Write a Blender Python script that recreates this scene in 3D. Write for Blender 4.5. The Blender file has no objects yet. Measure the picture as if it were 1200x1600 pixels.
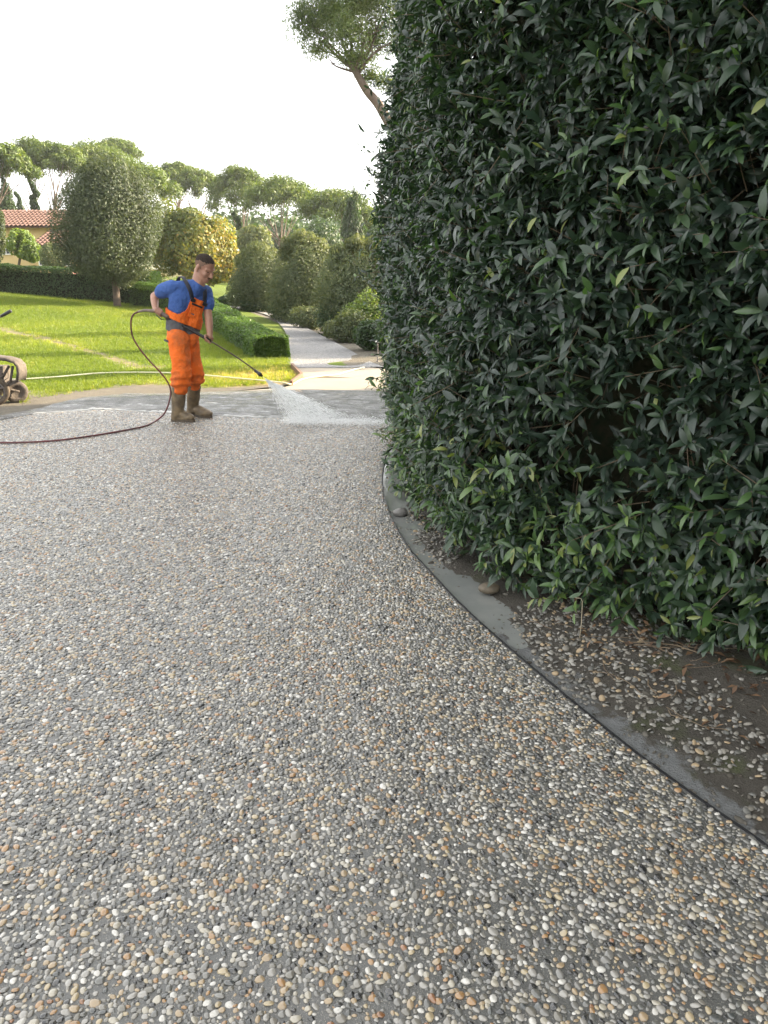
import bpy, bmesh, math, random
import numpy as np
from mathutils import Vector, Matrix, noise

rng = np.random.default_rng(11)
random.seed(11)
S = bpy.context.scene
COL = S.collection
R = math.radians

# ------------------------------------------------------------------ camera, sky, sun, exposure
H, PITCH, F = 1.5, 17.0, 1204.0            # eye height (m), tilt down (deg), focal length in photo pixels
cam = bpy.data.cameras.new('camera')
cam.sensor_fit = 'VERTICAL'
cam.sensor_height = 36.0
cam.lens = F / 1600 * 36
cam.clip_start, cam.clip_end = 0.05, 3000
camo = bpy.data.objects.new('camera', cam)
COL.objects.link(camo)
camo.location = (0, 0, H)
camo.rotation_euler = (R(90 - PITCH), 0, 0)
S.camera = camo

SUN_AZ, SUN_EL = R(70), R(25)              # azimuth clockwise from +Y (to the right of the view)
world = bpy.data.worlds.new('World')
S.world = world
world.use_nodes = True
wn = world.node_tree
bg = wn.nodes['Background']
sky = wn.nodes.new('ShaderNodeTexSky')
sky.sky_type = 'NISHITA'
sky.sun_disc = False
sky.sun_elevation, sky.sun_rotation = SUN_EL, SUN_AZ
sky.air_density, sky.dust_density, sky.ozone_density = 1.0, 4.0, 1.0
hs = wn.nodes.new('ShaderNodeHueSaturation')       # thin white haze over the whole sky
hs.inputs['Saturation'].default_value = 0.22
wn.links.new(sky.outputs[0], hs.inputs['Color'])
hm_ = wn.nodes.new('ShaderNodeMix')                  # high veil of cloud, even over the whole sky
hm_.data_type = 'RGBA'
hm_.inputs[0].default_value = 0.24
hm_.inputs[7].default_value = (6.15, 6.0, 5.65, 1)
wn.links.new(hs.outputs[0], hm_.inputs[6])
wn.links.new(hm_.outputs[2], bg.inputs[0])
bg.inputs[1].default_value = 0.15
sl = bpy.data.lights.new('sun', 'SUN')
sl.energy, sl.angle, sl.color = 4.5, R(0.6), (1.0, 0.82, 0.57)
so = bpy.data.objects.new('sun', sl)
COL.objects.link(so)
sdir = Vector((math.sin(SUN_AZ) * math.cos(SUN_EL), math.cos(SUN_AZ) * math.cos(SUN_EL), math.sin(SUN_EL)))
so.rotation_euler = sdir.to_track_quat('Z', 'Y').to_euler()
so.location = sdir * 60
S.view_settings.view_transform = 'Standard'
S.view_settings.look = 'None'
S.view_settings.exposure = 2.2
S.view_settings.gamma = 1
S.view_settings.use_curve_mapping = False
S.cycles.max_bounces = 8
S.cycles.diffuse_bounces = 6
S.cycles.volume_bounces = 1
S.cycles.transparent_max_bounces = 6

# ------------------------------------------------------------------ geometry helpers
CP, SP = math.cos(R(PITCH)), math.sin(R(PITCH))


def ray(u, v):
    dx, dy = (u - 600) / F, -(v - 800) / F
    return Vector((dx, CP + dy * SP, -SP + dy * CP))


def P(u, v, z=0.0):                        # where the sight line of a photo point meets height z
    d = ray(u, v)
    t = (z - H) / d.z
    return Vector((d.x * t, d.y * t, z))


def PD(u, v, D):                           # where it reaches the distance D
    d = ray(u, v)
    t = D / d.y
    return Vector((d.x * t, D, H + d.z * t))


def sstep(a, b, x):
    t = np.clip((np.asarray(x, float) - a) / (b - a), 0, 1)
    return t * t * (3 - 2 * t)


def Z(x, y):                               # height of the land
    x = np.asarray(x, float)
    y = np.asarray(y, float)
    z = sstep(11.5, 29, y) * (0.42 * sstep(-1.5, -7, x) + 0.085 * np.clip(-9 - x, 0, 8))
    z = z + 0.5 * sstep(30, 48, y) * sstep(0, -8, x) + 1.0 * sstep(45, 90, y)
    return z


def Zf(x, y):
    return float(Z(x, y))


_K = rng.normal(size=(24, 3))
_K /= np.linalg.norm(_K, axis=1)[:, None]
_PH = rng.uniform(0, 6.28, 24)


def lump(p, freq, k0=0, n=6):              # smooth pseudo noise, about -1..1
    p = np.asarray(p, float)
    s = 0
    for i in range(n):
        j = (k0 + i) % 24
        s = s + np.sin((p @ _K[j]) * freq * (0.7 + 0.16 * i) + _PH[j])
    return s / (n ** 0.5) * 0.8


def unit(n):
    d = rng.normal(size=(n, 3))
    return d / np.linalg.norm(d, axis=1)[:, None]


def norm(a):
    return a / np.maximum(np.linalg.norm(a, axis=-1), 1e-9)[..., None]


def tag(o, label=None, cat=None, group=None, kind=None):
    if label: o['label'] = label
    if cat: o['category'] = cat
    if group: o['group'] = group
    if kind: o['kind'] = kind
    return o


def link(name, me, m=None, parent=None, smooth=False):
    if m is not None and len(me.materials) == 0:
        me.materials.append(m)
    if smooth:
        me.polygons.foreach_set('use_smooth', np.ones(len(me.polygons), bool))
    o = bpy.data.objects.new(name, me)
    COL.objects.link(o)
    if parent is not None:
        o.parent = parent
        o.matrix_parent_inverse = Matrix.Translation(-Vector(parent.location))
    return o


def thing(name, loc, label, cat, group=None):
    o = bpy.data.objects.new(name, None)
    o.empty_display_size = 0.1
    COL.objects.link(o)
    o.location = loc
    return tag(o, label, cat, group)


def np_mesh(name, V, Fc, tint=None, m=None):   # V (n,3); Fc (k, s) constant face size; tint per face
    me = bpy.data.meshes.new(name)
    V = np.ascontiguousarray(V, dtype=np.float32)
    Fc = np.ascontiguousarray(Fc, dtype=np.int32)
    k, s = Fc.shape
    me.vertices.add(len(V))
    me.vertices.foreach_set('co', V.ravel())
    me.loops.add(k * s)
    me.loops.foreach_set('vertex_index', Fc.ravel())
    me.polygons.add(k)
    me.polygons.foreach_set('loop_start', np.arange(0, k * s, s, dtype=np.int32))
    me.polygons.foreach_set('loop_total', np.full(k, s, dtype=np.int32))
    me.update(calc_edges=True)
    if tint is not None:
        a = me.attributes.new('tint', 'FLOAT', 'FACE')
        a.data.foreach_set('value', np.ascontiguousarray(tint, dtype=np.float32))
    if m is not None:
        me.materials.append(m)
    return me


class MB:
    def __init__(self):
        self.v, self.f = [], []

    def add(self, vs, fs):
        k = len(self.v)
        self.v += [tuple(v) for v in vs]
        self.f += [tuple(k + i for i in f) for f in fs]
        return self

    def box(self, c, s, rot=None):
        c = Vector(c)
        vs = []
        for x in (-.5, .5):
            for y in (-.5, .5):
                for z in (-.5, .5):
                    p = Vector((x * s[0], y * s[1], z * s[2]))
                    vs.append(c + (rot @ p if rot is not None else p))
        return self.add(vs, [(0, 1, 3, 2), (4, 6, 7, 5), (0, 4, 5, 1), (2, 3, 7, 6), (0, 2, 6, 4), (1, 5, 7, 3)])

    def tube(self, pts, rad, n=8, cap=True, flat=1.0, side=None):
        pts = [Vector(p) for p in pts]
        if not hasattr(rad, '__len__'):
            rad = [rad] * len(pts)
        vs, fs = [], []
        a = None
        for i, p in enumerate(pts):
            t = (pts[min(i + 1, len(pts) - 1)] - pts[max(i - 1, 0)])
            t = t.normalized() if t.length > 1e-9 else Vector((0, 0, 1))
            if a is None:
                a = Vector(side) if side is not None else (Vector((0, 0, 1)) if abs(t.z) < .9 else Vector((1, 0, 0)))
            a = (a - t * a.dot(t))
            a = a.normalized() if a.length > 1e-6 else t.orthogonal().normalized()
            b = t.cross(a)
            for k in range(n):
                w = 2 * math.pi * k / n
                vs.append(p + (a * math.cos(w) + b * math.sin(w) * flat) * rad[i])
        for i in range(len(pts) - 1):
            for k in range(n):
                fs.append((i * n + k, i * n + (k + 1) % n, (i + 1) * n + (k + 1) % n, (i + 1) * n + k))
        if cap:
            fs.append(tuple(range(n - 1, -1, -1)))
            fs.append(tuple(range((len(pts) - 1) * n, len(pts) * n)))
        return self.add(vs, fs)

    def disc(self, c, axis, prof, n=20):   # lathe: prof = [(offset along axis, radius)...]
        c, axis = Vector(c), Vector(axis).normalized()
        a = axis.orthogonal().normalized()
        b = axis.cross(a)
        vs, fs = [], []
        for h, r in prof:
            for k in range(n):
                w = 2 * math.pi * k / n
                vs.append(c + axis * h + (a * math.cos(w) + b * math.sin(w)) * r)
        for i in range(len(prof) - 1):
            for k in range(n):
                fs.append((i * n + k, i * n + (k + 1) % n, (i + 1) * n + (k + 1) % n, (i + 1) * n + k))
        return self.add(vs, fs)

    def capsule(self, p0, p1, r0, r1, n=12, m=4):
        p0, p1 = Vector(p0), Vector(p1)
        t = (p1 - p0)
        t = t.normalized() if t.length > 1e-6 else Vector((0, 0, 1))
        pts, rad = [], []
        for i in range(m + 1):
            w = math.pi / 2 * i / m
            pts.append(p0 - t * r0 * math.cos(w)); rad.append(max(r0 * math.sin(w), 1e-4))
        for i in range(m + 1):
            w = math.pi / 2 * i / m
            pts.append(p1 + t * r1 * math.sin(w)); rad.append(max(r1 * math.cos(w), 1e-4))
        return self.tube2(pts, rad, t, n)

    def tube2(self, pts, rad, t, n):
        a = t.orthogonal().normalized()
        b = t.cross(a)
        vs, fs = [], []
        for p, r in zip(pts, rad):
            for k in range(n):
                w = 2 * math.pi * k / n
                vs.append(p + (a * math.cos(w) + b * math.sin(w)) * r)
        for i in range(len(pts) - 1):
            for k in range(n):
                fs.append((i * n + k, i * n + (k + 1) % n, (i + 1) * n + (k + 1) % n, (i + 1) * n + k))
        fs.append(tuple(range(n - 1, -1, -1)))
        fs.append(tuple(range((len(pts) - 1) * n, len(pts) * n)))
        return self.add(vs, fs)

    def ell(self, c, r, rot=None, n=14, m=9):
        c = Vector(c)
        vs, fs = [], []
        for i in range(m + 1):
            w = math.pi * i / m
            for k in range(n):
                q = 2 * math.pi * k / n
                sn = max(math.sin(w), 1e-3)
                p = Vector((r[0] * sn * math.cos(q), r[1] * sn * math.sin(q), r[2] * math.cos(w)))
                vs.append(c + (rot @ p if rot is not None else p))
        for i in range(m):
            for k in range(n):
                fs.append((i * n + k, (i + 1) * n + k, (i + 1) * n + (k + 1) % n, i * n + (k + 1) % n))
        fs.append(tuple(range(n)))
        fs.append(tuple(range(m * n + n - 1, m * n - 1, -1)))
        return self.add(vs, fs)

    def mesh(self, name='mesh'):
        me = bpy.data.meshes.new(name)
        me.from_pydata(self.v, [], self.f)
        me.update()
        return me

    def build(self, name, m=None, parent=None, smooth=False):
        return link(name, self.mesh(name), m, parent, smooth)


def spline(pts, n=8):                      # Catmull-Rom through the points
    pts = [Vector(p) for p in pts]
    q = [pts[0] * 2 - pts[1]] + pts + [pts[-1] * 2 - pts[-2]]
    out = []
    for i in range(1, len(q) - 2):
        a, b, c, d = q[i - 1], q[i], q[i + 1], q[i + 2]
        for k in range(n):
            t = k / n
            out.append(0.5 * ((2 * b) + (c - a) * t + (2 * a - 5 * b + 4 * c - d) * t * t + (3 * b - a - 3 * c + d) * t ** 3))
    out.append(pts[-1])
    return out


def remesh(mb, vox, smooth=4, disp=None):  # weld a pile of overlapping solids into one continuous skin
    me = mb.mesh('tmp')
    o = bpy.data.objects.new('tmp', me)
    COL.objects.link(o)
    r = o.modifiers.new('r', 'REMESH')
    r.mode, r.voxel_size = 'VOXEL', vox
    if smooth:
        s = o.modifiers.new('s', 'SMOOTH')
        s.factor, s.iterations = 0.5, smooth
    dg = bpy.context.evaluated_depsgraph_get()
    dg.update()
    out = bpy.data.meshes.new_from_object(o.evaluated_get(dg))
    bpy.data.objects.remove(o)
    bpy.data.meshes.remove(me)
    if disp is not None:
        n = len(out.vertices)
        co = np.empty(n * 3, np.float32); out.vertices.foreach_get('co', co)
        no = np.empty(n * 3, np.float32); out.vertices.foreach_get('normal', no)
        co = co.reshape(-1, 3); no = no.reshape(-1, 3)
        co = co + no * disp(co, no)[:, None]
        out.vertices.foreach_set('co', np.ascontiguousarray(co, np.float32).ravel())
        out.update()
    return out


def keep_faces(me, test):
    bm = bmesh.new()
    bm.from_mesh(me)
    bmesh.ops.delete(bm, geom=[f for f in bm.faces if not test(f.calc_center_median())], context='FACES')
    bm.to_mesh(me)
    bm.free()
    me.update()
    return me


# ------------------------------------------------------------------ materials
class NT:
    def __init__(self, name):
        self.m = bpy.data.materials.new(name)
        self.m.use_nodes = True
        self.t = self.m.node_tree
        self.t.nodes.clear()
        self.out = self.t.nodes.new('ShaderNodeOutputMaterial')

    def n(self, ty, props=None, **inp):
        nd = self.t.nodes.new('ShaderNode' + ty)
        for k, v in (props or {}).items():
            setattr(nd, k, v)
        for k, v in inp.items():
            key = int(k[1:]) if k[0] == '_' and k[1:].isdigit() else k.replace('_', ' ')
            s = nd.inputs[key]
            if isinstance(v, bpy.types.NodeSocket):
                self.t.links.new(v, s)
            else:
                s.default_value = v
        return nd

    def ramp(self, fac, stops, interp='LINEAR'):
        nd = self.t.nodes.new('ShaderNodeValToRGB')
        cr = nd.color_ramp
        cr.interpolation = interp
        while len(cr.elements) < len(stops):
            cr.elements.new(0.5)
        for e, (p, c) in zip(cr.elements, stops):
            e.position = p
            e.color = c if len(c) == 4 else (*c, 1)
        self.t.links.new(fac, nd.inputs[0])
        return nd.outputs[0]

    def pos(self, scale=(1, 1, 1)):
        g = self.n('NewGeometry')
        mp = self.n('Mapping', Vector=g.outputs['Position'], Scale=scale)
        return mp.outputs[0]

    def noise(self, vec, scale, detail=4, rough=.55):
        return self.n('TexNoise', Vector=vec, Scale=scale, Detail=detail, Roughness=rough).outputs['Fac']

    def mix(self, fac, a, b, mode='MIX'):
        nd = self.t.nodes.new('ShaderNodeMix')
        nd.data_type, nd.blend_type = 'RGBA', mode
        for s, v in ((nd.inputs[0], fac), (nd.inputs[6], a), (nd.inputs[7], b)):
            if isinstance(v, bpy.types.NodeSocket):
                self.t.links.new(v, s)
            else:
                s.default_value = v if not hasattr(v, '__len__') else ((*v, 1) if len(v) == 3 else v)
        return nd.outputs[2]

    def math(self, op, a, b=0.0, clamp=False):
        nd = self.t.nodes.new('ShaderNodeMath')
        nd.operation, nd.use_clamp = op, clamp
        for s, v in ((nd.inputs[0], a), (nd.inputs[1], b)):
            if isinstance(v, bpy.types.NodeSocket):
                self.t.links.new(v, s)
            else:
                s.default_value = v
        return nd.outputs[0]

    def bump(self, h, strength=.5, dist=.01):
        return self.n('Bump', Height=h, Strength=strength, Distance=dist).outputs[0]

    def attr(self, name, ty='GEOMETRY'):
        return self.n('Attribute', dict(attribute_type=ty, attribute_name=name)).outputs['Fac']

    def finish(self, sh):
        self.t.links.new(sh, self.out.inputs[0])
        return self.m


def c4(c):
    return (*c, 1)


def plain(name, col, rough=.6, col2=None, scale=8, metal=0.0, spec=.5, bump=0.0, bscale=60, coat=0.0):
    k = NT(name)
    p = k.pos()
    c = col
    if col2 is not None:
        f = k.ramp(k.noise(p, scale, 5, .6), [(.35, (0, 0, 0)), (.65, (1, 1, 1))])
        c = k.mix(f, col, col2)
    b = k.n('BsdfPrincipled', Roughness=rough, Metallic=metal)
    if isinstance(c, bpy.types.NodeSocket):
        k.t.links.new(c, b.inputs['Base Color'])
    else:
        b.inputs['Base Color'].default_value = c4(c)
    b.inputs['Specular IOR Level'].default_value = spec
    b.inputs['Coat Weight'].default_value = coat
    b.inputs['Coat Roughness'].default_value = .1
    if bump:
        k.t.links.new(k.bump(k.noise(p, bscale, 4), bump, .01), b.inputs['Normal'])
    return k.finish(b.outputs[0])


def leaf_mat(name, stops, rough=.45, trans=.4, tgain=(1.5, 1.6, .6), ty='GEOMETRY', spec=.5, vein=False, interp='LINEAR'):
    k = NT(name)
    c = k.ramp(k.attr('tint', ty), stops, interp)
    b = k.n('BsdfPrincipled', Base_Color=c, Roughness=rough)
    b.inputs['Specular IOR Level'].default_value = spec
    if vein:
        h = k.noise(k.pos(), 70, 2)
        k.t.links.new(k.bump(h, .25, .01), b.inputs['Normal'])
    tc = k.mix(1.0, c, c4(tgain), 'MULTIPLY')
    t = k.n('BsdfTranslucent', Color=tc)
    mx = k.n('MixShader', _0=trans, _1=b.outputs[0], _2=t.outputs[0])
    return k.finish(mx.outputs[0])


M = {}
M['bark'] = plain('bark', (.10, .072, .052), .85, (.05, .036, .027), 6, bump=.6, bscale=18)
M['pine_bark'] = plain('pine_bark', (.15, .105, .08), .85, (.085, .06, .045), 3, bump=.6, bscale=8)
M['twig'] = plain('twig', (.16, .12, .075), .8, (.10, .07, .045), 10)
M['orange'] = None


def cloth(name, col, dirt, dirt_amt=.5, rough=.8, bump=.3):
    k = NT(name)
    p = k.pos()
    f = k.ramp(k.noise(p, 5, 6, .65), [(.48, (0, 0, 0)), (.72, (dirt_amt,) * 3)])
    c = k.mix(f, col, dirt)
    h = k.math('ADD', k.noise(p, 22, 3), k.math('MULTIPLY', k.noise(p, 500, 1), .08))
    b = k.n('BsdfPrincipled', Base_Color=c, Roughness=rough, Normal=k.bump(h, .75, .035))
    b.inputs['Specular IOR Level'].default_value = .2
    return k.finish(b.outputs[0])


M['orange'] = cloth('orange_workwear', (.84, .165, .025), (.33, .12, .05), .8)
M['blue'] = cloth('blue_cotton', (.055, .115, .33), (.04, .085, .25), .8)
M['greycloth'] = cloth('grey_canvas', (.10, .105, .12), (.16, .14, .12), .8)
M['navy'] = plain('dark_webbing', (.015, .017, .028), .6)
M['skin'] = plain('skin', (.37, .20, .135), .5, (.31, .155, .105), 25)
M['hair'] = plain('buzz_cut_hair', (.020, .016, .014), .95, (.055, .042, .034), 150, spec=.1, bump=.5, bscale=300)
M['dark'] = plain('dark', (.015, .012, .01), .5)
M['boot'] = plain('muddy_rubber', (.225, .165, .095), .55, (.10, .075, .048), 14, bump=.3, bscale=40)
M['sole'] = plain('boot_sole', (.05, .04, .03), .8, (.12, .09, .06), 20)
M['blackpl'] = plain('black_plastic', (.018, .018, .02), .4)
M['greymetal'] = plain('worn_metal', (.20, .18, .17), .45, (.10, .08, .07), 20, metal=.5)
M['hose'] = plain('dark_red_rubber', (.13, .018, .02), .45, (.07, .02, .02), 6)
M['mud'] = plain('dried_mud', (.115, .095, .078), .9, (.06, .05, .042), 12, bump=.9, bscale=30)
M['palehose'] = plain('pale_hose', (.62, .58, .38), .5)

# leaves: tint 0..1 is each leaf's own shade
M['lf_hedge'] = leaf_mat('glossy_dark_leaf', [(0, (.016, .030, .022)), (.35, (.027, .047, .032)), (.6, (.040, .070, .038)), (.8, (.075, .14, .045)), (.95, (.13, .20, .05)), (1, (.20, .23, .07))], .34, .22, (1.6, 2.0, .6), ty='INSTANCER', spec=.6)
M['lf_oak'] = leaf_mat('grey_green_leaf', [(0, (.036, .050, .026)), (.5, (.058, .078, .040)), (1, (.115, .135, .07))], .6, .32, (1.6, 1.6, .7))
M['lf_bush'] = leaf_mat('silvery_leaf', [(0, (.058, .080, .040)), (.5, (.095, .122, .060)), (1, (.18, .195, .09))], .6, .32, (1.7, 1.65, .7))
M['lf_dark'] = leaf_mat('dark_green_leaf', [(0, (.028, .050, .022)), (.5, (.045, .08, .032)), (1, (.075, .12, .045))], .5, .3, (1.6, 1.7, .6))
M['lf_bright'] = leaf_mat('lime_leaf', [(0, (.075, .12, .032)), (.5, (.11, .165, .04)), (1, (.18, .23, .055))], .5, .4, (1.6, 1.6, .5))
M['lf_yellow'] = leaf_mat('turning_leaf', [(0, (.075, .105, .03)), (.45, (.12, .145, .035)), (.8, (.22, .195, .045)), (1, (.33, .22, .05))], .5, .4, (1.4, 1.35, .6))
M['lf_box'] = leaf_mat('box_leaf', [(0, (.04, .075, .018)), (.5, (.065, .12, .025)), (1, (.12, .18, .04))], .45, .35, (1.6, 1.7, .5))
M['needle'] = leaf_mat('pine_needle', [(0, (.045, .080, .016)), (.5, (.080, .120, .022)), (1, (.15, .18, .035))], .55, .32, (1.6, 1.6, .5))
M['grassb'] = leaf_mat('grass_blade', [(0, (.085, .13, .022)), (.5, (.14, .185, .028)), (.85, (.22, .24, .045)), (1, (.40, .32, .14))], .5, .5, (1.6, 1.6, .5), ty='INSTANCER')
M['litter'] = leaf_mat('dead_leaf', [(0, (.05, .03, .018)), (.5, (.13, .07, .035)), (1, (.26, .16, .09))], .7, .1, (1, 1, 1))
M['flower'] = leaf_mat('pink_flower', [(0, (.09, .13, .05)), (.5, (.45, .18, .16)), (1, (.6, .4, .38))], .6, .3, (1, 1, 1))

PEB = [(0, (.17, .165, .15)), (.12, (.31, .295, .265)), (.22, (.115, .115, .105)), (.31, (.40, .365, .29)), (.41, (.21, .195, .165)), (.49, (.56, .54, .49)),
       (.56, (.34, .25, .145)), (.64, (.15, .14, .115)), (.72, (.33, .19, .08)), (.775, (.25, .115, .05)), (.79, (.065, .07, .068)), (.84, (.018, .020, .023)), (.945, (.40, .32, .19))]


def pebble_mat(name, rough, coat=0.0):
    k = NT(name)
    c = k.ramp(k.attr('tint', 'INSTANCER'), PEB, 'CONSTANT')
    n1 = k.noise(k.pos(), 160, 4, .6)
    c = k.mix(k.ramp(n1, [(.4, (0, 0, 0)), (.75, (.5,) * 3)]), c, (.22, .20, .165))
    b = k.n('BsdfPrincipled', Base_Color=c, Roughness=rough, Normal=k.bump(k.noise(k.pos(), 500, 2), .12, .002))
    b.inputs['Specular IOR Level'].default_value = .5
    b.inputs['Coat Weight'].default_value = coat
    b.inputs['Coat Roughness'].default_value = .08
    return k.finish(b.outputs[0])


M['pebble'] = pebble_mat('wet_pebble', .14, 1.0)
M['drypebble'] = pebble_mat('dull_pebble', .6)

k = NT('exposed_aggregate_cement')
p = k.pos()
n1 = k.noise(p, 3.0, 5)
c = k.mix(n1, (.070, .072, .068), (.125, .122, .112))
sp = k.n('TexVoronoi', Vector=p, Scale=260.0)
c = k.mix(k.ramp(sp.outputs['Distance'], [(.15, (.7,) * 3), (.4, (0, 0, 0))]), c, k.ramp(sp.outputs['Color'], [(.2, (.05, .05, .05)), (.5, (.25, .23, .2)), (.9, (.4, .37, .3))]))
rr = k.ramp(k.noise(p, 1.6, 4), [(.35, (.14,) * 3), (.65, (.36,) * 3)])
h = k.math('ADD', k.noise(p, 140, 4, .7), k.noise(p, 30, 3))
b = k.n('BsdfPrincipled', Base_Color=c, Roughness=rr, Normal=k.bump(h, .6, .006))
b.inputs['Coat Weight'].default_value = .5
b.inputs['Coat Roughness'].default_value = .2
M['cement'] = k.finish(b.outputs[0])

k = NT('wet_cement_slurry')
p = k.pos((1, 2.2, 1))
n1 = k.noise(p, 3.5, 6, .65)
c = k.mix(k.ramp(n1, [(.4, (0, 0, 0)), (.6, (1, 1, 1))]), (.085, .085, .08), (.18, .178, .168))
fm = k.ramp(k.noise(k.pos((1, 3.2, 1)), 8, 7, .7), [(.56, (0, 0, 0)), (.64, (.85,) * 3)])
c = k.mix(fm, c, (.42, .42, .40))
b = k.n('BsdfPrincipled', Base_Color=c, Roughness=.14, Normal=k.bump(k.noise(k.pos((1, 2.5, 1)), 16, 6, .65), .9, .03))
M['slurry'] = k.finish(b.outputs[0])

k = NT('washed_concrete')
p = k.pos()
c = k.mix(k.noise(p, 2.2, 6, .6), (.22, .188, .145), (.30, .26, .20))
b = k.n('BsdfPrincipled', Base_Color=c, Roughness=.7, Normal=k.bump(k.noise(p, 60, 4), .3, .008))
M['concrete'] = k.finish(b.outputs[0])

k = NT('gravel')
p = k.pos()
vo = k.n('TexVoronoi', Vector=p, Scale=38.0)
c = k.mix(k.ramp(k.noise(p, .8, 4), [(.35, (0, 0, 0)), (.7, (1, 1, 1))]), (.09, .09, .092), (.165, .162, .16))
c = k.mix(.5, c, k.ramp(vo.outputs['Color'], [(0, (.10, .10, .10)), (1, (.44, .43, .42))]))
b = k.n('BsdfPrincipled', Base_Color=c, Roughness=.85, Normal=k.bump(vo.outputs['Distance'], .8, .02))
M['gravel'] = k.finish(b.outputs[0])

k = NT('lawn_ground')
p = k.pos()
g = k.mix(k.noise(p, 1.3, 5), (.085, .12, .02), (.14, .17, .03))
g = k.mix(k.ramp(k.noise(p, 60, 3), [(.3, (0, 0, 0)), (.7, (.7,) * 3)]), g, (.05, .085, .016))
d = k.mix(k.noise(p, 7, 6, .65), (.075, .066, .052), (.19, .172, .14))
f = k.math('ADD', k.attr('dirt'), k.math('MULTIPLY', k.math('SUBTRACT', k.noise(p, 5, 5, .65), .5), .9))
c = k.mix(k.ramp(f, [(.35, (0, 0, 0)), (.7, (1, 1, 1))]), g, d)
dry = k.math('ADD', k.attr('dry'), k.math('MULTIPLY', k.math('SUBTRACT', k.noise(p, 4, 5), .5), .5))
c = k.mix(k.ramp(dry, [(.3, (0, 0, 0)), (.8, (.85,) * 3)]), c, (.34, .245, .11))
b = k.n('BsdfPrincipled', Base_Color=c, Roughness=.95, Normal=k.bump(k.noise(p, 45, 4), .8, .03))
b.inputs['Specular IOR Level'].default_value = .15
M['lawn'] = k.finish(b.outputs[0])

k = NT('bed_soil')
p = k.pos()
c = k.mix(k.noise(p, 5, 6, .65), (.048, .042, .033), (.12, .105, .084))
moss = k.math('MULTIPLY', k.ramp(k.noise(p, 2.3, 5, .6), [(.55, (0, 0, 0)), (.68, (1, 1, 1))]), .8)
c = k.mix(moss, c, (.075, .095, .022))
cl = k.math('ADD', k.attr('cement'), k.math('MULTIPLY', k.math('SUBTRACT', k.noise(p, 8, 7, .72), .5), 1.9))
c = k.mix(k.ramp(cl, [(.4, (0, 0, 0)), (.62, (1, 1, 1))]), c, k.mix(k.noise(p, 25, 5), (.13, .135, .135), (.26, .265, .26)))
b = k.n('BsdfPrincipled', Base_Color=c, Roughness=.8, Normal=k.bump(k.math('ADD', k.noise(p, 30, 7, .75), k.noise(p, 110, 4, .7)), 1.0, .02))
M['soil'] = k.finish(b.outputs[0])

M['puddle'] = plain('grey_puddle', (.19, .20, .19), .08, (.24, .245, .23), 4, bump=.06, bscale=30)
M['far'] = plain('far_ground', (.07, .10, .03), .95, (.13, .13, .06), .3, spec=.1)
M['ochre'] = plain('ochre_render', (.56, .42, .20), .85, (.50, .36, .17), 1.5, bump=.1)
M['cream'] = plain('cream_render', (.62, .55, .38), .85, (.56, .49, .34), 1.5)
M['whitep'] = plain('white_paint', (.75, .73, .68), .6)
M['terracotta'] = plain('terracotta', (.14, .072, .052), .8, (.09, .048, .037), 5, bump=.3, bscale=20)
M['glass'] = plain('dark_glass', (.03, .035, .04), .08)
M['wood'] = plain('brown_wood', (.16, .09, .05), .7)
M['spray'] = None
k = NT('water_drops')
b = k.n('BsdfPrincipled', Base_Color=(.97, .98, .98, 1), Roughness=.4)
t = k.n('BsdfTranslucent', Color=(.97, .98, .98, 1))
M['spray'] = k.finish(k.n('MixShader', _0=.5, _1=b.outputs[0], _2=t.outputs[0]).outputs[0])
M['foam'] = plain('cement_foam', (.60, .60, .58), .35, (.48, .48, .46), 30)


# ------------------------------------------------------------------ instanced masses (one object each)
def variant_collection(name, meshes):
    c = bpy.data.collections.new(name)
    for i, me in enumerate(meshes):
        o = bpy.data.objects.new('%s_%02d' % (name, i), me)
        c.objects.link(o)
    return c


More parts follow.
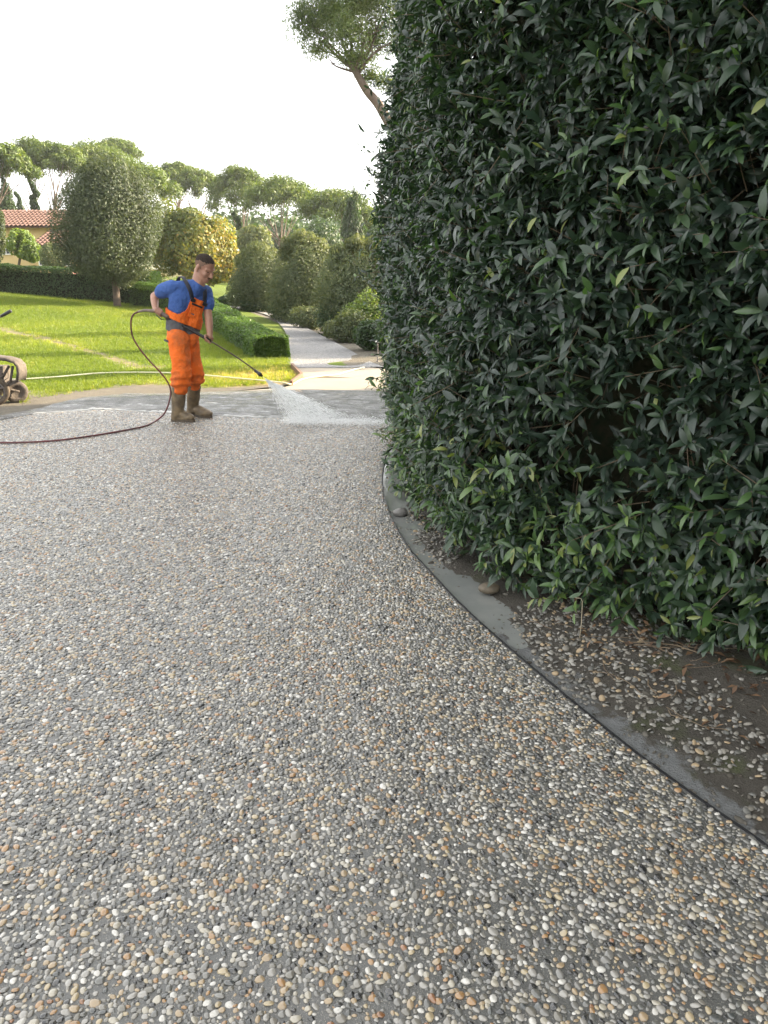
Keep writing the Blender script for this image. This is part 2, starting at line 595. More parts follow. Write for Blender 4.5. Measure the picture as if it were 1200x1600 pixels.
def scatter(name, pts, eul, scl, idx, tint, coll, parent=None):
    me = bpy.data.meshes.new(name)
    n = len(pts)
    me.vertices.add(n)
    me.vertices.foreach_set('co', np.ascontiguousarray(pts, np.float32).ravel())
    for nm, ty, key, arr in (('eul', 'FLOAT_VECTOR', 'vector', eul), ('scl', 'FLOAT_VECTOR', 'vector', scl), ('tint', 'FLOAT', 'value', tint)):
        a = me.attributes.new(nm, ty, 'POINT')
        a.data.foreach_set(key, np.ascontiguousarray(arr, np.float32).ravel())
    a = me.attributes.new('idx', 'INT', 'POINT')
    a.data.foreach_set('value', np.ascontiguousarray(idx, np.int32))
    g = bpy.data.node_groups.new(name, 'GeometryNodeTree')
    g.interface.new_socket('Geometry', in_out='INPUT', socket_type='NodeSocketGeometry')
    g.interface.new_socket('Geometry', in_out='OUTPUT', socket_type='NodeSocketGeometry')
    N, L = g.nodes, g.links
    gi, go = N.new('NodeGroupInput'), N.new('NodeGroupOutput')
    mp = N.new('GeometryNodeMeshToPoints')
    L.new(gi.outputs[0], mp.inputs[0])
    ci = N.new('GeometryNodeCollectionInfo')
    ci.inputs['Collection'].default_value = coll
    ci.inputs['Separate Children'].default_value = True
    ci.inputs['Reset Children'].default_value = True

    def na(nm, ty):
        nd = N.new('GeometryNodeInputNamedAttribute')
        nd.data_type = ty
        nd.inputs['Name'].default_value = nm
        return nd.outputs['Attribute']
    e2r = N.new('FunctionNodeEulerToRotation')
    L.new(na('eul', 'FLOAT_VECTOR'), e2r.inputs[0])
    ip = N.new('GeometryNodeInstanceOnPoints')
    L.new(mp.outputs[0], ip.inputs['Points'])
    L.new(ci.outputs[0], ip.inputs['Instance'])
    ip.inputs['Pick Instance'].default_value = True
    L.new(na('idx', 'INT'), ip.inputs['Instance Index'])
    L.new(e2r.outputs[0], ip.inputs['Rotation'])
    L.new(na('scl', 'FLOAT_VECTOR'), ip.inputs['Scale'])
    L.new(ip.outputs[0], go.inputs[0])
    o = link(name, me, None, parent)
    md = o.modifiers.new('scatter', 'NODES')
    md.node_group = g
    o['kind'] = 'stuff'
    return o


def eulers(X, Y, Zx):                      # columns of rotation matrices -> XYZ euler angles
    r20, r21, r22 = X[:, 2], Y[:, 2], Zx[:, 2]
    r10, r00 = X[:, 1], X[:, 0]
    ey = np.arcsin(np.clip(-r20, -1, 1))
    ex = np.arctan2(r21, r22)
    ez = np.arctan2(r10, r00)
    return np.stack([ex, ey, ez], 1)


def seen(pts, mu=80, mv=80):               # inside the picture, with a margin in photo pixels
    d = pts - np.array([0, 0, H])
    dep = d[:, 1] * CP - d[:, 2] * SP
    up = d[:, 1] * SP + d[:, 2] * CP
    u = 600 + d[:, 0] / np.maximum(dep, 1e-3) * F
    v = 800 - up / np.maximum(dep, 1e-3) * F
    return (dep > .2) & (u > -mu) & (u < 1200 + mu) & (v > -mv) & (v < 1600 + mv), dep


# ------------------------------------------------------------------ curves of the ground plan
EDGE_PX = [(1340, 1440), (1200, 1325), (1100, 1255), (1000, 1182), (920, 1118), (850, 1060), (780, 1000), (720, 945), (675, 897), (640, 858), (617, 820), (603, 785), (597, 752), (600, 725), (611, 698)]
edge_pts = [Vector((1.55, .6, 0)), Vector((1.28, 1.2, 0))] + [P(u, v) for u, v in EDGE_PX] + [Vector((.35, 7.6, 0)), Vector((1.0, 8.9, 0)), Vector((2.2, 9.9, 0)), Vector((4.5, 10.4, 0))]
edge_curve = spline(edge_pts, 8)
EY = np.array([p.y for p in edge_curve]); EX = np.array([p.x for p in edge_curve])


def xr(y):
    return np.interp(y, EY, EX)


LAWN_PX = [(0, 650), (60, 640), (120, 627), (200, 616.5), (300, 613.5), (380, 611), (440, 604.5), (462, 598), (471, 591)]
lawn_edge = [Vector((-30, 2.5, 0)), Vector((-12, 5.4, 0)), Vector((-7, 7.2, 0))] + [P(u, v) for u, v in LAWN_PX]
LX = np.array([p.x for p in lawn_edge]); LY = np.array([p.y for p in lawn_edge])


def yl(x):                                 # near edge of the lawn
    return np.interp(x, LX, LY)


WASH_PX = [(-260, 700), (-60, 668), (60, 646), (150, 640), (190, 641), (260, 645), (340, 650), (420, 653), (500, 656), (615, 661), (800, 665)]
wash = [P(u, v) for u, v in WASH_PX]
WX = np.array([p.x for p in wash]); WY = np.array([p.y for p in wash])


def yw(x):                                 # where the washed pebbles end and the slurry begins
    return np.minimum(np.interp(x, WX, WY), yl(x) - .01 * (x < LX[-1]))


def yc(x):                                 # far edge of the slurry: the lawn, then the dry concrete
    return np.where(x < -2.2, yl(x), np.interp(x, [-2.2, -1.2, 0, 2, 6], [float(yl(-2.2)), 10.72, 10.55, 10.6, 10.8]))


# ------------------------------------------------------------------ ground
def poly_sheet(name, pts, m, kind='structure', parent=None):
    me = bpy.data.meshes.new(name)
    me.from_pydata([tuple(p) for p in pts], [], [tuple(range(len(pts)))])
    me.update()
    o = link(name, me, m, parent)
    if kind: o['kind'] = kind
    return o


def grid(name, X, Y, Zv, m, attrs=None, smooth=True):
    a, b = X.shape
    V = np.stack([X, Y, Zv], -1).reshape(-1, 3)
    i = np.arange(a * b).reshape(a, b)
    Fc = np.stack([i[:-1, :-1], i[1:, :-1], i[1:, 1:], i[:-1, 1:]], -1).reshape(-1, 4)
    me = np_mesh(name, V, Fc, None, m)
    for nm, arr in (attrs or {}).items():
        at = me.attributes.new(nm, 'FLOAT', 'POINT')
        at.data.foreach_set('value', np.ascontiguousarray(arr, np.float32).ravel())
    o = link(name, me, None, None, smooth)
    o['kind'] = 'structure'
    return o


gx = np.concatenate([np.linspace(-260, -60, 10), np.linspace(-50, 50, 60), np.linspace(60, 260, 10)])
gy = np.concatenate([np.linspace(-60, -20, 4), np.linspace(-10, 120, 60), np.linspace(140, 420, 8)])
GX, GY = np.meshgrid(gx, gy, indexing='ij')
grid('ground', GX, GY, Z(GX, GY) - .12, M['far'])

# lawn
lx = np.concatenate([np.linspace(-32, -10, 30), np.linspace(-9.8, 3, 130), np.linspace(3.5, 30, 30)])
tt = np.linspace(0, 1, 150) ** 1.6
ys0 = np.where(lx <= LX[-1], yl(lx), LY[-1])
Xg = np.repeat(lx[:, None], len(tt), 1)
Yg = ys0[:, None] + (70 - ys0[:, None]) * tt[None]
off = Yg - ys0[:, None]
nz = lump(np.stack([Xg, Yg, Xg * 0], -1), 2.6)
Zg = Z(Xg, Yg) + .015 * nz + .002
dirt = np.exp(-(off / (.55 + 1.5 * sstep(-2.4, -4.6, Xg))) ** 2.5) * 1.0 + np.exp(-np.maximum(Yg - 10.2, 0) / .35) * (Xg < -3) * .5
trail = [P(-150, 505, .08), P(0, 523, .08), P(80, 537, .05), P(160, 556, .03), P(215, 575, .0)]
TX = np.array([p.x for p in trail]); TY = np.array([p.y for p in trail])
dtr = np.abs(Yg - np.interp(Xg, TX, TY))
dirt += np.exp(-(dtr / .42) ** 2) * .72 * (Xg < TX[-1] + .5)
dry = np.exp(-(((Xg + 1.9) / 1.0) ** 2 + ((Yg - 12.4) / 1.1) ** 2)) * 1.25 + np.exp(-(((Xg + 3.2) / 1.6) ** 2 + ((Yg - 11.4) / .6) ** 2)) * .5 + np.exp(-(dtr / .5) ** 2) * .5 * (Xg < TX[-1] + .6)
rex = np.interp(Yg, [13, 14, 17.8, 24.8, 28.4, 32], [0, -.1, -1.0, -2.6, -4.1, -6])
dirt += 1.2 * sstep(-.75, -.45, Xg - rex) * (Yg > 12.5) * (Yg < 33) * (Xg < 14)
grid('lawn', Xg, Yg, Zg, M['lawn'], dict(dirt=dirt, dry=dry))

# driveway: a flat slab of cement, pebbles laid into it as parts
outl = [Vector((-12, -1.5, 0)), Vector((1.9, -1.5, 0)), Vector((1.7, 0, 0))] + [p for p in edge_curve if p.y < 8.6]
wx = np.linspace(float(outl[-1].x) - .02, -12, 60)
outl += [Vector((x, float(yw(x)) + .02, 0)) for x in wx]
driveway = poly_sheet('driveway', outl, M['cement'])

# slurry waiting to be washed: rippled sheet, then the concrete apron in the sun
sx = np.linspace(-9, 3.6, 420)
st = np.linspace(0, 1, 90)
Xs = np.repeat(sx[:, None], len(st), 1)
y0, y1 = yw(sx), np.maximum(yc(sx), yw(sx) + .005)
Ys = y0[:, None] + (y1 - y0)[:, None] * st[None]
q = np.stack([Xs * 2.0 + Ys * .8, Ys * 6.5, Xs * 0], -1)
rip = lump(q, 1.2) + .7 * lump(q * 2.3, 1.3, 5) + .4 * lump(q * 5.1, 1.2, 9)
edgef = np.clip(st / .05, 0, 1)[None] * np.clip((1 - st) / .06, 0, 1)[None]
mound = .022 * np.exp(-(((Xs + 3.0) / 1.3) ** 2 + ((Ys - 9.6) / .45) ** 2))
Zs = .006 + edgef * (.013 + .0115 * rip + mound)
grid('wet_cement', Xs, Ys, Zs, M['slurry'])

ax = np.linspace(-2.2, 4.5, 40)
c1, c2 = P(471, 591), P(456, 574.5)
ap = [Vector((x, float(yc(x)) - .03, .004)) for x in ax] + [Vector((4.5, 13.2, .004)), P(700, 574, .004), P(575, 573.5, .004), Vector((c2.x, c2.y, .004)), Vector((c1.x, c1.y, .004)), P(455, 602, .004), P(436, 606.5, .004)]
poly_sheet('concrete_apron', ap, M['concrete'])

# gravel road running back to the left between the clipped hedge and the shrubs
RL = [P(456, 575.5), P(447, 558), P(449, 530), P(437, 512), P(414, 501.5), Vector((-5.9, 30, 0)), Vector((-9.5, 34, 0)), Vector((-14, 37, 0))]
RR = [P(700, 575), P(606, 575.5), P(532, 541), P(470, 511), P(424, 499.5), Vector((-5.6, 31.2, 0)), Vector((-9, 36, 0)), Vector((-14, 39, 0))]
rl, rr_ = spline(RL, 8), spline(RR, 8)
V, Fq = [], []
for a, b in zip(rl, rr_):
    for t in np.linspace(0, 1, 7):
        p_ = a.lerp(b, t)
        V.append((p_.x, p_.y, Zf(p_.x, p_.y) + .012 + .02 * min(1, max(0, (p_.y - 14) / 4))))
for i in range(len(rl) - 1):
    for j in range(6):
        Fq.append((i * 7 + j, (i + 1) * 7 + j, (i + 1) * 7 + j + 1, i * 7 + j + 1))
me = bpy.data.meshes.new('road')
me.from_pydata(V, [], Fq)
link('gravel_road', me, M['gravel'], None, True)['kind'] = 'structure'

# planting bed between the edging and the big hedge
by = np.linspace(.3, 9.6, 300)
bt = np.linspace(0, 1, 70) ** 1.3
Xb = xr(by)[:, None] + .006 + bt[None] * 3.2
Yb = np.repeat(by[:, None], len(bt), 1)
d_ = Xb - xr(by)[:, None]
q = np.stack([Xb, Yb, Xb * 0], -1)
Zb = -.019 + .012 * sstep(3.3, 2.6, Yb) + .020 * sstep(.02, .30, d_) + .045 * sstep(.2, .9, d_) + (.008 * lump(q, 6) + .006 * lump(q, 19, 5) + .0015 * lump(q, 47, 11) + .0008 * np.random.default_rng(5).normal(size=q.shape[:2])) * sstep(-.08, .10, d_)
Zb = np.minimum(Zb, .12)
cem = np.exp(-d_ / (.11 + .05 * lump(q, 3, 4))) * .95
soil = grid('soil_bed', Xb, Yb, Zb, M['soil'], dict(cement=cem))


def Zsoil(x, y):
    d = x - xr(y)
    q = np.stack([x, y, x * 0], -1)
    return np.minimum(-.019 + .012 * sstep(3.3, 2.6, y) + .020 * sstep(.02, .30, d) + .045 * sstep(.2, .9, d) + (.008 * lump(q, 6) + .006 * lump(q, 19, 5) + .0015 * lump(q, 47, 11)) * sstep(-.08, .10, d), .12)


# muddy water standing against the edging
py = np.linspace(.8, 7.2, 80)
pu = [Vector((float(xr(y)) + .008, y, -.0125)) for y in py] + [Vector((float(xr(y)) + .45, y, -.0125)) for y in py[::-1]]
poly_sheet('puddle', pu, M['puddle'])

# black edging strip
mb = MB()
cur = [p_ for p_ in edge_curve]
vs, fs = [], []
for i, p_ in enumerate(cur):
    t = (cur[min(i + 1, len(cur) - 1)] - cur[max(i - 1, 0)]).normalized()
    nrm = Vector((-t.y, t.x, 0)) * -1
    for dx, dz in ((-.001, -.06), (-.001, .007), (.003, .007), (.003, -.06)):
        vs.append(p_ + nrm * dx + Vector((0, 0, dz)))
for i in range(len(cur) - 1):
    for k_ in range(4):
        fs.append((i * 4 + k_, i * 4 + (k_ + 1) % 4, i * 4 + 4 + (k_ + 1) % 4, i * 4 + 4 + k_))
mb.add(vs, fs)
tag(mb.build('edging_strip', M['blackpl']), 'thin black edging strip curving along the pebble driveway beside the soil bed', 'edging')
mb = MB()
a, b_, c_ = P(456, 573.5), P(471.5, 590), P(455, 602.5)
for s_, e_ in ((a, b_), (b_, c_)):
    t = (e_ - s_); n_ = Vector((-t.y, t.x, 0)).normalized() * .02
    mb.add([s_ - n_ + Vector((0, 0, -.05)), s_ + n_ + Vector((0, 0, -.05)), e_ + n_ + Vector((0, 0, -.05)), e_ - n_ + Vector((0, 0, -.05)), s_ - n_ + Vector((0, 0, .07)), s_ + n_ + Vector((0, 0, .07)), e_ + n_ + Vector((0, 0, .07)), e_ - n_ + Vector((0, 0, .07))],
           [(0, 3, 2, 1), (4, 5, 6, 7), (0, 1, 5, 4), (1, 2, 6, 5), (2, 3, 7, 6), (3, 0, 4, 7)])
tag(mb.build('lawn_edging', M['wood']), 'short dark edging board round the corner of the lawn by the gravel road', 'edging')


# ------------------------------------------------------------------ pebbles
def pebble_mesh(name, seed, m):             # smooth water-worn stone, its foot set in the cement
    r_ = np.random.default_rng(seed)
    sy_, sz_ = r_.uniform(.60, .92), r_.uniform(.34, .52)
    e2, p2, e3, p3 = r_.uniform(0, .10), r_.uniform(0, 6.28), r_.uniform(0, .09), r_.uniform(0, 6.28)
    tx_ = r_.uniform(-.12, .12)
    vs, fs = [], []
    n_ = 10
    for el in (-.30, .22, .80):
        for k_ in range(n_):
            w = 2 * math.pi * k_ / n_
            rr_ = math.cos(el) * (1 + e2 * math.cos(2 * w + p2) + e3 * math.cos(3 * w + p3))
            vs.append((rr_ * math.cos(w) + tx_ * math.sin(el), rr_ * math.sin(w) * sy_, math.sin(el) * sz_))
    vs.append((tx_, 0, sz_))
    for i in range(2):
        for k_ in range(n_):
            fs.append((i * n_ + k_, i * n_ + (k_ + 1) % n_, (i + 1) * n_ + (k_ + 1) % n_, (i + 1) * n_ + k_))
    for k_ in range(n_):
        fs.append((2 * n_ + k_, 2 * n_ + (k_ + 1) % n_, 3 * n_))
    me = bpy.data.meshes.new(name)
    me.from_pydata(vs, [], fs)
    me.update()
    me.polygons.foreach_set('use_smooth', np.ones(len(me.polygons), bool))
    me.materials.append(m)
    return me


peb_meshes = [pebble_mesh('pebble', 40 + i, M['pebble']) for i in range(8)]
dry_meshes = [pebble_mesh('loose_pebble', 60 + i, M['drypebble']) for i in range(5)]
peb_coll = variant_collection('pebble_kinds', peb_meshes)
dry_coll = variant_collection('loose_pebble_kinds', dry_meshes)

cell = .0100
px_ = np.arange(-7.0, 2.2, cell); py_ = np.arange(.95, 9.0, cell * .9)
PX, PY = np.meshgrid(px_, py_, indexing='ij')
PX = PX + (np.arange(PX.shape[1]) % 2)[None] * cell / 2 + rng.uniform(-.45, .45, PX.shape) * cell
PY = PY + rng.uniform(-.45, .45, PX.shape) * cell
SZ = np.clip(rng.lognormal(math.log(.0060), .30, PX.shape), .0034, .0122)
SZ = SZ * np.where(rng.random(PX.shape) < .02, 1.3, 1.0)
ALIVE = (PX > -(.5 * (PY * CP + .45) + 1.75)) & (PX < xr(PY) + .02)
DONE = np.zeros(PX.shape, bool)
PR = SZ + 1e-4 * rng.random(PX.shape)       # larger stones settle first, smaller ones fill the gaps
SH = [(i, j) for i in range(-3, 4) for j in range(-3, 4) if (i, j) != (0, 0)]


def touching(i, j):
    X2, Y2, S2 = [np.roll(a, (i, j), (0, 1)) for a in (PX, PY, SZ)]
    return (PX - X2) ** 2 + (PY - Y2) ** 2 < (.69 * (SZ + S2)) ** 2


TOUCH = [touching(i, j) for i, j in SH]
for it in range(7):
    free = ALIVE & ~DONE
    beaten = np.zeros(PX.shape, bool)
    for (i, j), tch in zip(SH, TOUCH):
        beaten |= tch & np.roll(free, (i, j), (0, 1)) & (np.roll(PR, (i, j), (0, 1)) > PR)
    DONE |= free & ~beaten
    for (i, j), tch in zip(SH, TOUCH):
        ALIVE &= ~(tch & np.roll(DONE, (i, j), (0, 1)) & ~DONE)
dead = ~DONE
del TOUCH
ok = ~dead.ravel()
pts = np.stack([PX.ravel(), PY.ravel()], 1)
size = SZ.ravel()
half = .5 * (pts[:, 1] * CP + .45) + .45
ok &= (pts[:, 0] > -half - 1.25) & (pts[:, 0] < np.minimum(xr(pts[:, 1]) - .006, half)) & (pts[:, 1] < yw(pts[:, 0]) - .01)
dens = lump(np.stack([pts[:, 0], pts[:, 1], pts[:, 0] * 0], 1), 7) + .7 * lump(np.stack([pts[:, 0], pts[:, 1], pts[:, 0] * 0], 1), 2.2, 8)
ok &= rng.random(len(pts)) < np.clip(.98 + .08 * dens, .78, 1)
pts, size = pts[ok], size[ok]
n = len(pts)
print('pebbles', n)
eul = np.stack([rng.normal(0, .15, n), rng.normal(0, .15, n), rng.uniform(0, 6.28, n)], 1)
scl = np.stack([size * rng.uniform(.95, 1.22, n), size * rng.uniform(.95, 1.12, n), size * rng.uniform(.8, 1.15, n)], 1)
pos3 = np.column_stack([pts, size * rng.uniform(.0, .14, n)])
idx = rng.integers(0, 8, n)
tnt = rng.random(n)
vis, dep = seen(pos3, -10, -10)
score = np.where(vis, scl[:, 0] / dep, 0)
order = np.argsort(-score)
top, rest = order[:300], order[300:]
for i in top:
    o = bpy.data.objects.new('pebble', peb_meshes[idx[i]])
    COL.objects.link(o)
    o.parent = driveway
    o.location, o.rotation_euler, o.scale = pos3[i], eul[i], scl[i]
    o['tint'] = float(tnt[i])
scatter('pebbles', pos3[rest], eul[rest], scl[rest], idx[rest], tnt[rest], peb_coll, driveway)

# loose pebbles, twigs and dead leaves on the soil
n = 7500
y_ = rng.uniform(.9, 6.4, n)
d = np.abs(rng.normal(.32, .30, n)) + .015
x_ = xr(y_) + d
q = np.stack([x_, y_, x_ * 0], 1)
keep = (lump(q, 6, 3) + .9 * (y_ < 2.6) * (d > .12) + .35 * (d < .5) > .30) & (d < 1.4)
x_, y_, d = x_[keep], y_[keep], d[keep]
n = len(x_)
size = np.clip(rng.lognormal(math.log(.0085), .28, n), .004, .018)
pos3 = np.column_stack([x_, y_, Zsoil(x_, y_) + size * .25])
eul = np.stack([rng.normal(0, .3, n), rng.normal(0, .3, n), rng.uniform(0, 6.28, n)], 1)
scl = np.stack([size * rng.uniform(.9, 1.25, n), size, size * rng.uniform(.8, 1.1, n)], 1)
tnt = rng.choice([.01, .15, .25, .46, .46, .62, .70, .25], n)
idx = rng.integers(0, 5, n)
vis, dep = seen(pos3, -10, -10)
order = np.argsort(-np.where(vis, size / dep, 0))
for i in order[:240]:
    o = bpy.data.objects.new('loose_pebble', dry_meshes[idx[i]])
    COL.objects.link(o)
    o.parent = soil
    o.location, o.rotation_euler, o.scale = pos3[i], eul[i], scl[i]
    o['tint'] = float(tnt[i])
r_ = order[240:]
scatter('loose_pebbles', pos3[r_], eul[r_], scl[r_], idx[r_], tnt[r_], dry_coll, soil)


n = 5200                                    # crumbs of soil and cement on the bed
y_ = rng.uniform(.9, 6.8, n)
d = rng.uniform(.015, 1.3, n) ** 1.2
x_ = xr(y_) + d
size = np.clip(rng.lognormal(math.log(.0050), .5, n), .002, .018)
M['crumb'] = plain('soil_crumb', (.055, .048, .038), .95, (.15, .14, .12), 9, spec=.2)
crumb_coll = variant_collection('crumb_kinds', [stone_me for stone_me in [pebble_mesh('soil_crumb', 80 + i, M['crumb']) for i in range(4)]])
scatter('soil_crumbs', np.column_stack([x_, y_, Zsoil(x_, y_)]), np.stack([rng.normal(0, .6, n), rng.normal(0, .6, n), rng.uniform(0, 6.28, n)], 1),
        np.stack([size * rng.uniform(.8, 1.5, n), size, size * rng.uniform(.8, 1.8, n)], 1), rng.integers(0, 4, n), rng.random(n), crumb_coll, soil)


def leaf_quads(Pn, Nn, L, asp, axis=None, fold=.12):
    n = len(Pn)
    a = unit(n) if axis is None else axis
    a = norm(a - Nn * (a * Nn).sum(1)[:, None])
    b = np.cross(Nn, a)
    L = np.broadcast_to(L, (n,))[:, None]
    W = L * asp
    V = np.stack([Pn - a * L / 2, Pn + b * W / 2 + Nn * L * fold - a * L * .05, Pn + a * L / 2, Pn - b * W / 2 + Nn * L * fold - a * L * .05], 1).reshape(-1, 3)
    Fc = np.arange(4 * n).reshape(n, 4)
    return V, Fc


n = 2200
y_ = rng.uniform(.8, 7.4, n)
d = .3 + np.abs(rng.normal(.35, .35, n))
x_ = xr(y_) + d
keep = rng.random(n) < sstep(.15, .75, d)
x_, y_ = x_[keep], y_[keep]
Pn = np.column_stack([x_, y_, Zsoil(x_, y_) + .012])
Nn = norm(np.array([0, 0, 1.0]) + rng.normal(0, .35, (len(x_), 3)))
V, Fc = leaf_quads(Pn, Nn, rng.uniform(.025, .06, len(x_)), .4)
lit = link('leaf_litter', np_mesh('leaf_litter', V, Fc, rng.random(len(x_)), M['litter']))
tag(lit, 'brown dead leaves lying on the soil under the tall hedge', 'dead leaves', kind='stuff')
mb = MB()
for i in range(150):
    y0_ = rng.uniform(1.2, 6.0)
    x0_ = float(xr(y0_)) + .25 + abs(rng.normal(.35, .3))
    w = rng.uniform(0, 6.28); L = rng.uniform(.06, .30)
    pp = []
    for t in np.linspace(-.5, .5, 4):
        xx = x0_ + math.cos(w + t * .5) * L * t; yy = y0_ + math.sin(w + t * .5) * L * t
        pp.append((xx, yy, float(Zsoil(np.array([xx]), np.array([yy]))[0]) + .01 + rng.uniform(0, .012)))
    mb.tube(pp, rng.uniform(.0012, .003), 4)
tag(mb.build('twigs', M['twig']), 'thin dry twigs strewn on the soil under the tall hedge', 'twigs', kind='stuff')


def stone(name, c, r, rot, col, label):
    bm = bmesh.new()
    bmesh.ops.create_icosphere(bm, subdivisions=3, radius=1)
    for v in bm.verts:
        w = 1 + .10 * noise.noise(v.co * 1.6 + Vector(c) * 9) + .04 * noise.noise(v.co * 5)
        v.co = Matrix.Rotation(rot, 3, 'Z') @ Vector((v.co.x * r[0] * w, v.co.y * r[1] * w, v.co.z * r[2] * w))
    me = bpy.data.meshes.new(name); bm.to_mesh(me); bm.free()
    o = link(name, me, col, None, True)
    o.location = c
    return tag(o, label, 'stone')


M['stone'] = plain('brown_stone', (.16, .125, .085), .6, (.10, .085, .06), 20, bump=.4, bscale=80)
M['gstone'] = plain('grey_stone', (.13, .125, .115), .4, (.19, .18, .17), 20, bump=.4, bscale=80)
p_ = P(626, 803); stone('stone', (p_.x, p_.y, .01), (.050, .038, .030), .4, M['gstone'], 'rounded grey stone at the edging by the foot of the hedge')
p_ = P(764, 925); stone('stone', (p_.x, p_.y, .02), (.055, .038, .028), .1, M['stone'], 'flat brown stone lying on the soil beside the puddle')
#PART2


# ------------------------------------------------------------------ the tall evergreen hedge on the right
def leaf_mesh(name, w, curl, fold, m, seed):
    r_ = np.random.default_rng(seed)
    ts = [0, .22, .5, .78, 1]
    hw = [0, .8, 1, .66, 0]
    vs, fs = [], []
    for t, h_ in zip(ts, hw):
        z_ = .10 * math.sin(t * 2.6) - curl * t * t
        y_ = .04 * math.sin(t * 3 + seed)
        if h_ == 0:
            vs.append((t, y_, z_))
        else:
            wv = r_.uniform(-.012, .012)
            vs += [(t, y_ - h_ * w / 2, z_ + fold * h_ + wv), (t, y_, z_), (t, y_ + h_ * w / 2, z_ + fold * h_ - wv)]
    fs += [(0, 2, 1), (0, 3, 2)]
    for i in range(2):
        a = 1 + 3 * i
        fs += [(a, a + 1, a + 4, a + 3), (a + 1, a + 2, a + 5, a + 4)]
    fs += [(7, 8, 10), (8, 9, 10)]
    me = bpy.data.meshes.new(name)
    me.from_pydata(vs, [], fs)
    me.update()
    me.polygons.foreach_set('use_smooth', np.ones(len(me.polygons), bool))
    me.materials.append(m)
    return me


hl_meshes = [leaf_mesh('leaf', w, c_, f_, M['lf_hedge'], i) for i, (w, c_, f_) in enumerate([(.29, .05, .03), (.33, .18, .05), (.26, .30, .06), (.36, .10, .02), (.30, -.08, .05), (.25, .12, .08)])]
hl_coll = variant_collection('hedge_leaf_kinds', hl_meshes)
PER = spline([Vector((x, y, 0)) for x, y in [(2.9, -.6), (2.35, .5), (1.95, 1.5), (1.70, 2.2), (1.40, 2.74), (1.05, 3.14), (.74, 3.60), (.50, 4.2), (.32, 4.85), (.19, 5.6), (.13, 6.6), (.13, 7.6), (.25, 8.7), (.65, 9.9), (1.5, 10.95), (2.8, 11.7), (4.6, 12.3)]], 6)
PA = np.array([(p_.x, p_.y) for p_ in PER])
PS = np.concatenate([[0], np.cumsum(np.linalg.norm(np.diff(PA, axis=0), axis=1))])
PLEN = PS[-1]
HT = 5.2


def hedge_pt(s, z, inset):
    x, y = np.interp(s, PS, PA[:, 0]), np.interp(s, PS, PA[:, 1])
    tx, ty = np.interp(s + .1, PS, PA[:, 0]) - np.interp(s - .1, PS, PA[:, 0]), np.interp(s + .1, PS, PA[:, 1]) - np.interp(s - .1, PS, PA[:, 1])
    L = np.hypot(tx, ty) + 1e-9
    out = np.stack([-ty / L, tx / L, 0 * tx], -1)          # points away from the hedge (to the left / the viewer)
    q = np.stack([s, z, s * 0], -1)
    prof = -.03 * sstep(.4, .0, z) - .05 * sstep(3.5, 5.2, z)
    off = prof + .05 * lump(q, .8, 19) + .09 * lump(q, 1.9, 2) + .05 * lump(q, 4.2, 7) - inset
    return np.stack([x, y, z], -1) + out * off[:, None], out


hedge = thing('tall_hedge', (1.2, 5.5, 0), 'tall dark evergreen hedge with glossy leaves towering beside the curving driveway', 'hedge')
NS = 51000
s = rng.uniform(0, PLEN, NS)
z = rng.uniform(.05, HT, NS)
inset = np.abs(rng.normal(0, .17, NS)) - .03
pos3, out = hedge_pt(s, z, inset)
vis, dep = seen(pos3, 260, 260)
q = np.stack([s, z, s * 0], -1)
hol = lump(q, 3.4, 12)
keep = np.where(vis, rng.random(NS) < np.clip(.97 - .55 * sstep(.6, 1.3, hol), .42, 1), rng.random(NS) < .22)
s, z, pos3, out, vis, dep, hol = [a[keep] for a in (s, z, pos3, out, vis, dep, hol)]
n = len(s)
tang = np.stack([out[:, 1], -out[:, 0], out[:, 2]], 1)
up = np.array([0, 0, 1.0])
stem = norm(out * rng.uniform(.3, 1.0, (n, 1)) + up * rng.normal(.12, .5, (n, 1)) + tang * rng.normal(0, .55, (n, 1)))
slen = rng.uniform(.07, .17, n)
ros = rng.random(n) < .42                    # shoots that end in a whorl of leaves
lng = rng.random(n) < .06                   # long shoots that stand proud of the clipped face
slen[lng] = rng.uniform(.20, .38, lng.sum())
young = np.clip(.42 * sstep(1.25, .2, z) + .25 * lump(q[keep], 1.1, 16), 0, 1)
LP, LX_, LZ_, LS, LT = [], [], [], [], []
for j in range(7):
    t = np.where(ros, .80 + .20 * (j / 6.0), (j + 1.0) / 7)
    ph = j * 2.4 + rng.uniform(0, 6.28, n) * (j == 0) + rng.normal(0, .3, n)
    perp = norm(np.cross(stem, up[None] + 1e-3))
    perp2 = np.cross(stem, perp)
    rad = perp * np.cos(ph)[:, None] + perp2 * np.sin(ph)[:, None]
    ang = np.radians(np.where(ros, rng.normal(66, 14, n), rng.normal(58 - 28 * t, 12, n)))[:, None]
    ax_ = norm(stem * np.cos(ang) + rad * np.sin(ang) - up * rng.uniform(.0, .55, (n, 1)) * np.where(ros, .45, 1.0)[:, None])
    nr = norm(stem * .7 + up * .55 + out * .25 + rng.normal(0, .28, (n, 3)))
    nr = norm(nr - ax_ * (nr * ax_).sum(1)[:, None])
    LP.append(pos3 + stem * (slen * t)[:, None])
    LX_.append(ax_); LZ_.append(nr)
    LS.append(np.clip(rng.normal(.069, .015, n), .032, .11) * (1 - .25 * (t > .9)) * np.where(vis, 1, 1.5) * (1.18 - .30 * sstep(2.8, 6.5, dep)))
    LT.append(np.clip(.30 + .19 * rng.normal(size=n) + .10 * ros + young * .62 + .10 * lng + .22 * (j == 6) * rng.random(n) + (rng.random(n) < .006) * .5, 0, 1))
LP, LX_, LZ_, LS, LT = [np.concatenate(a) for a in (LP, LX_, LZ_, LS, LT)]
ok = LP[:, 2] > .03
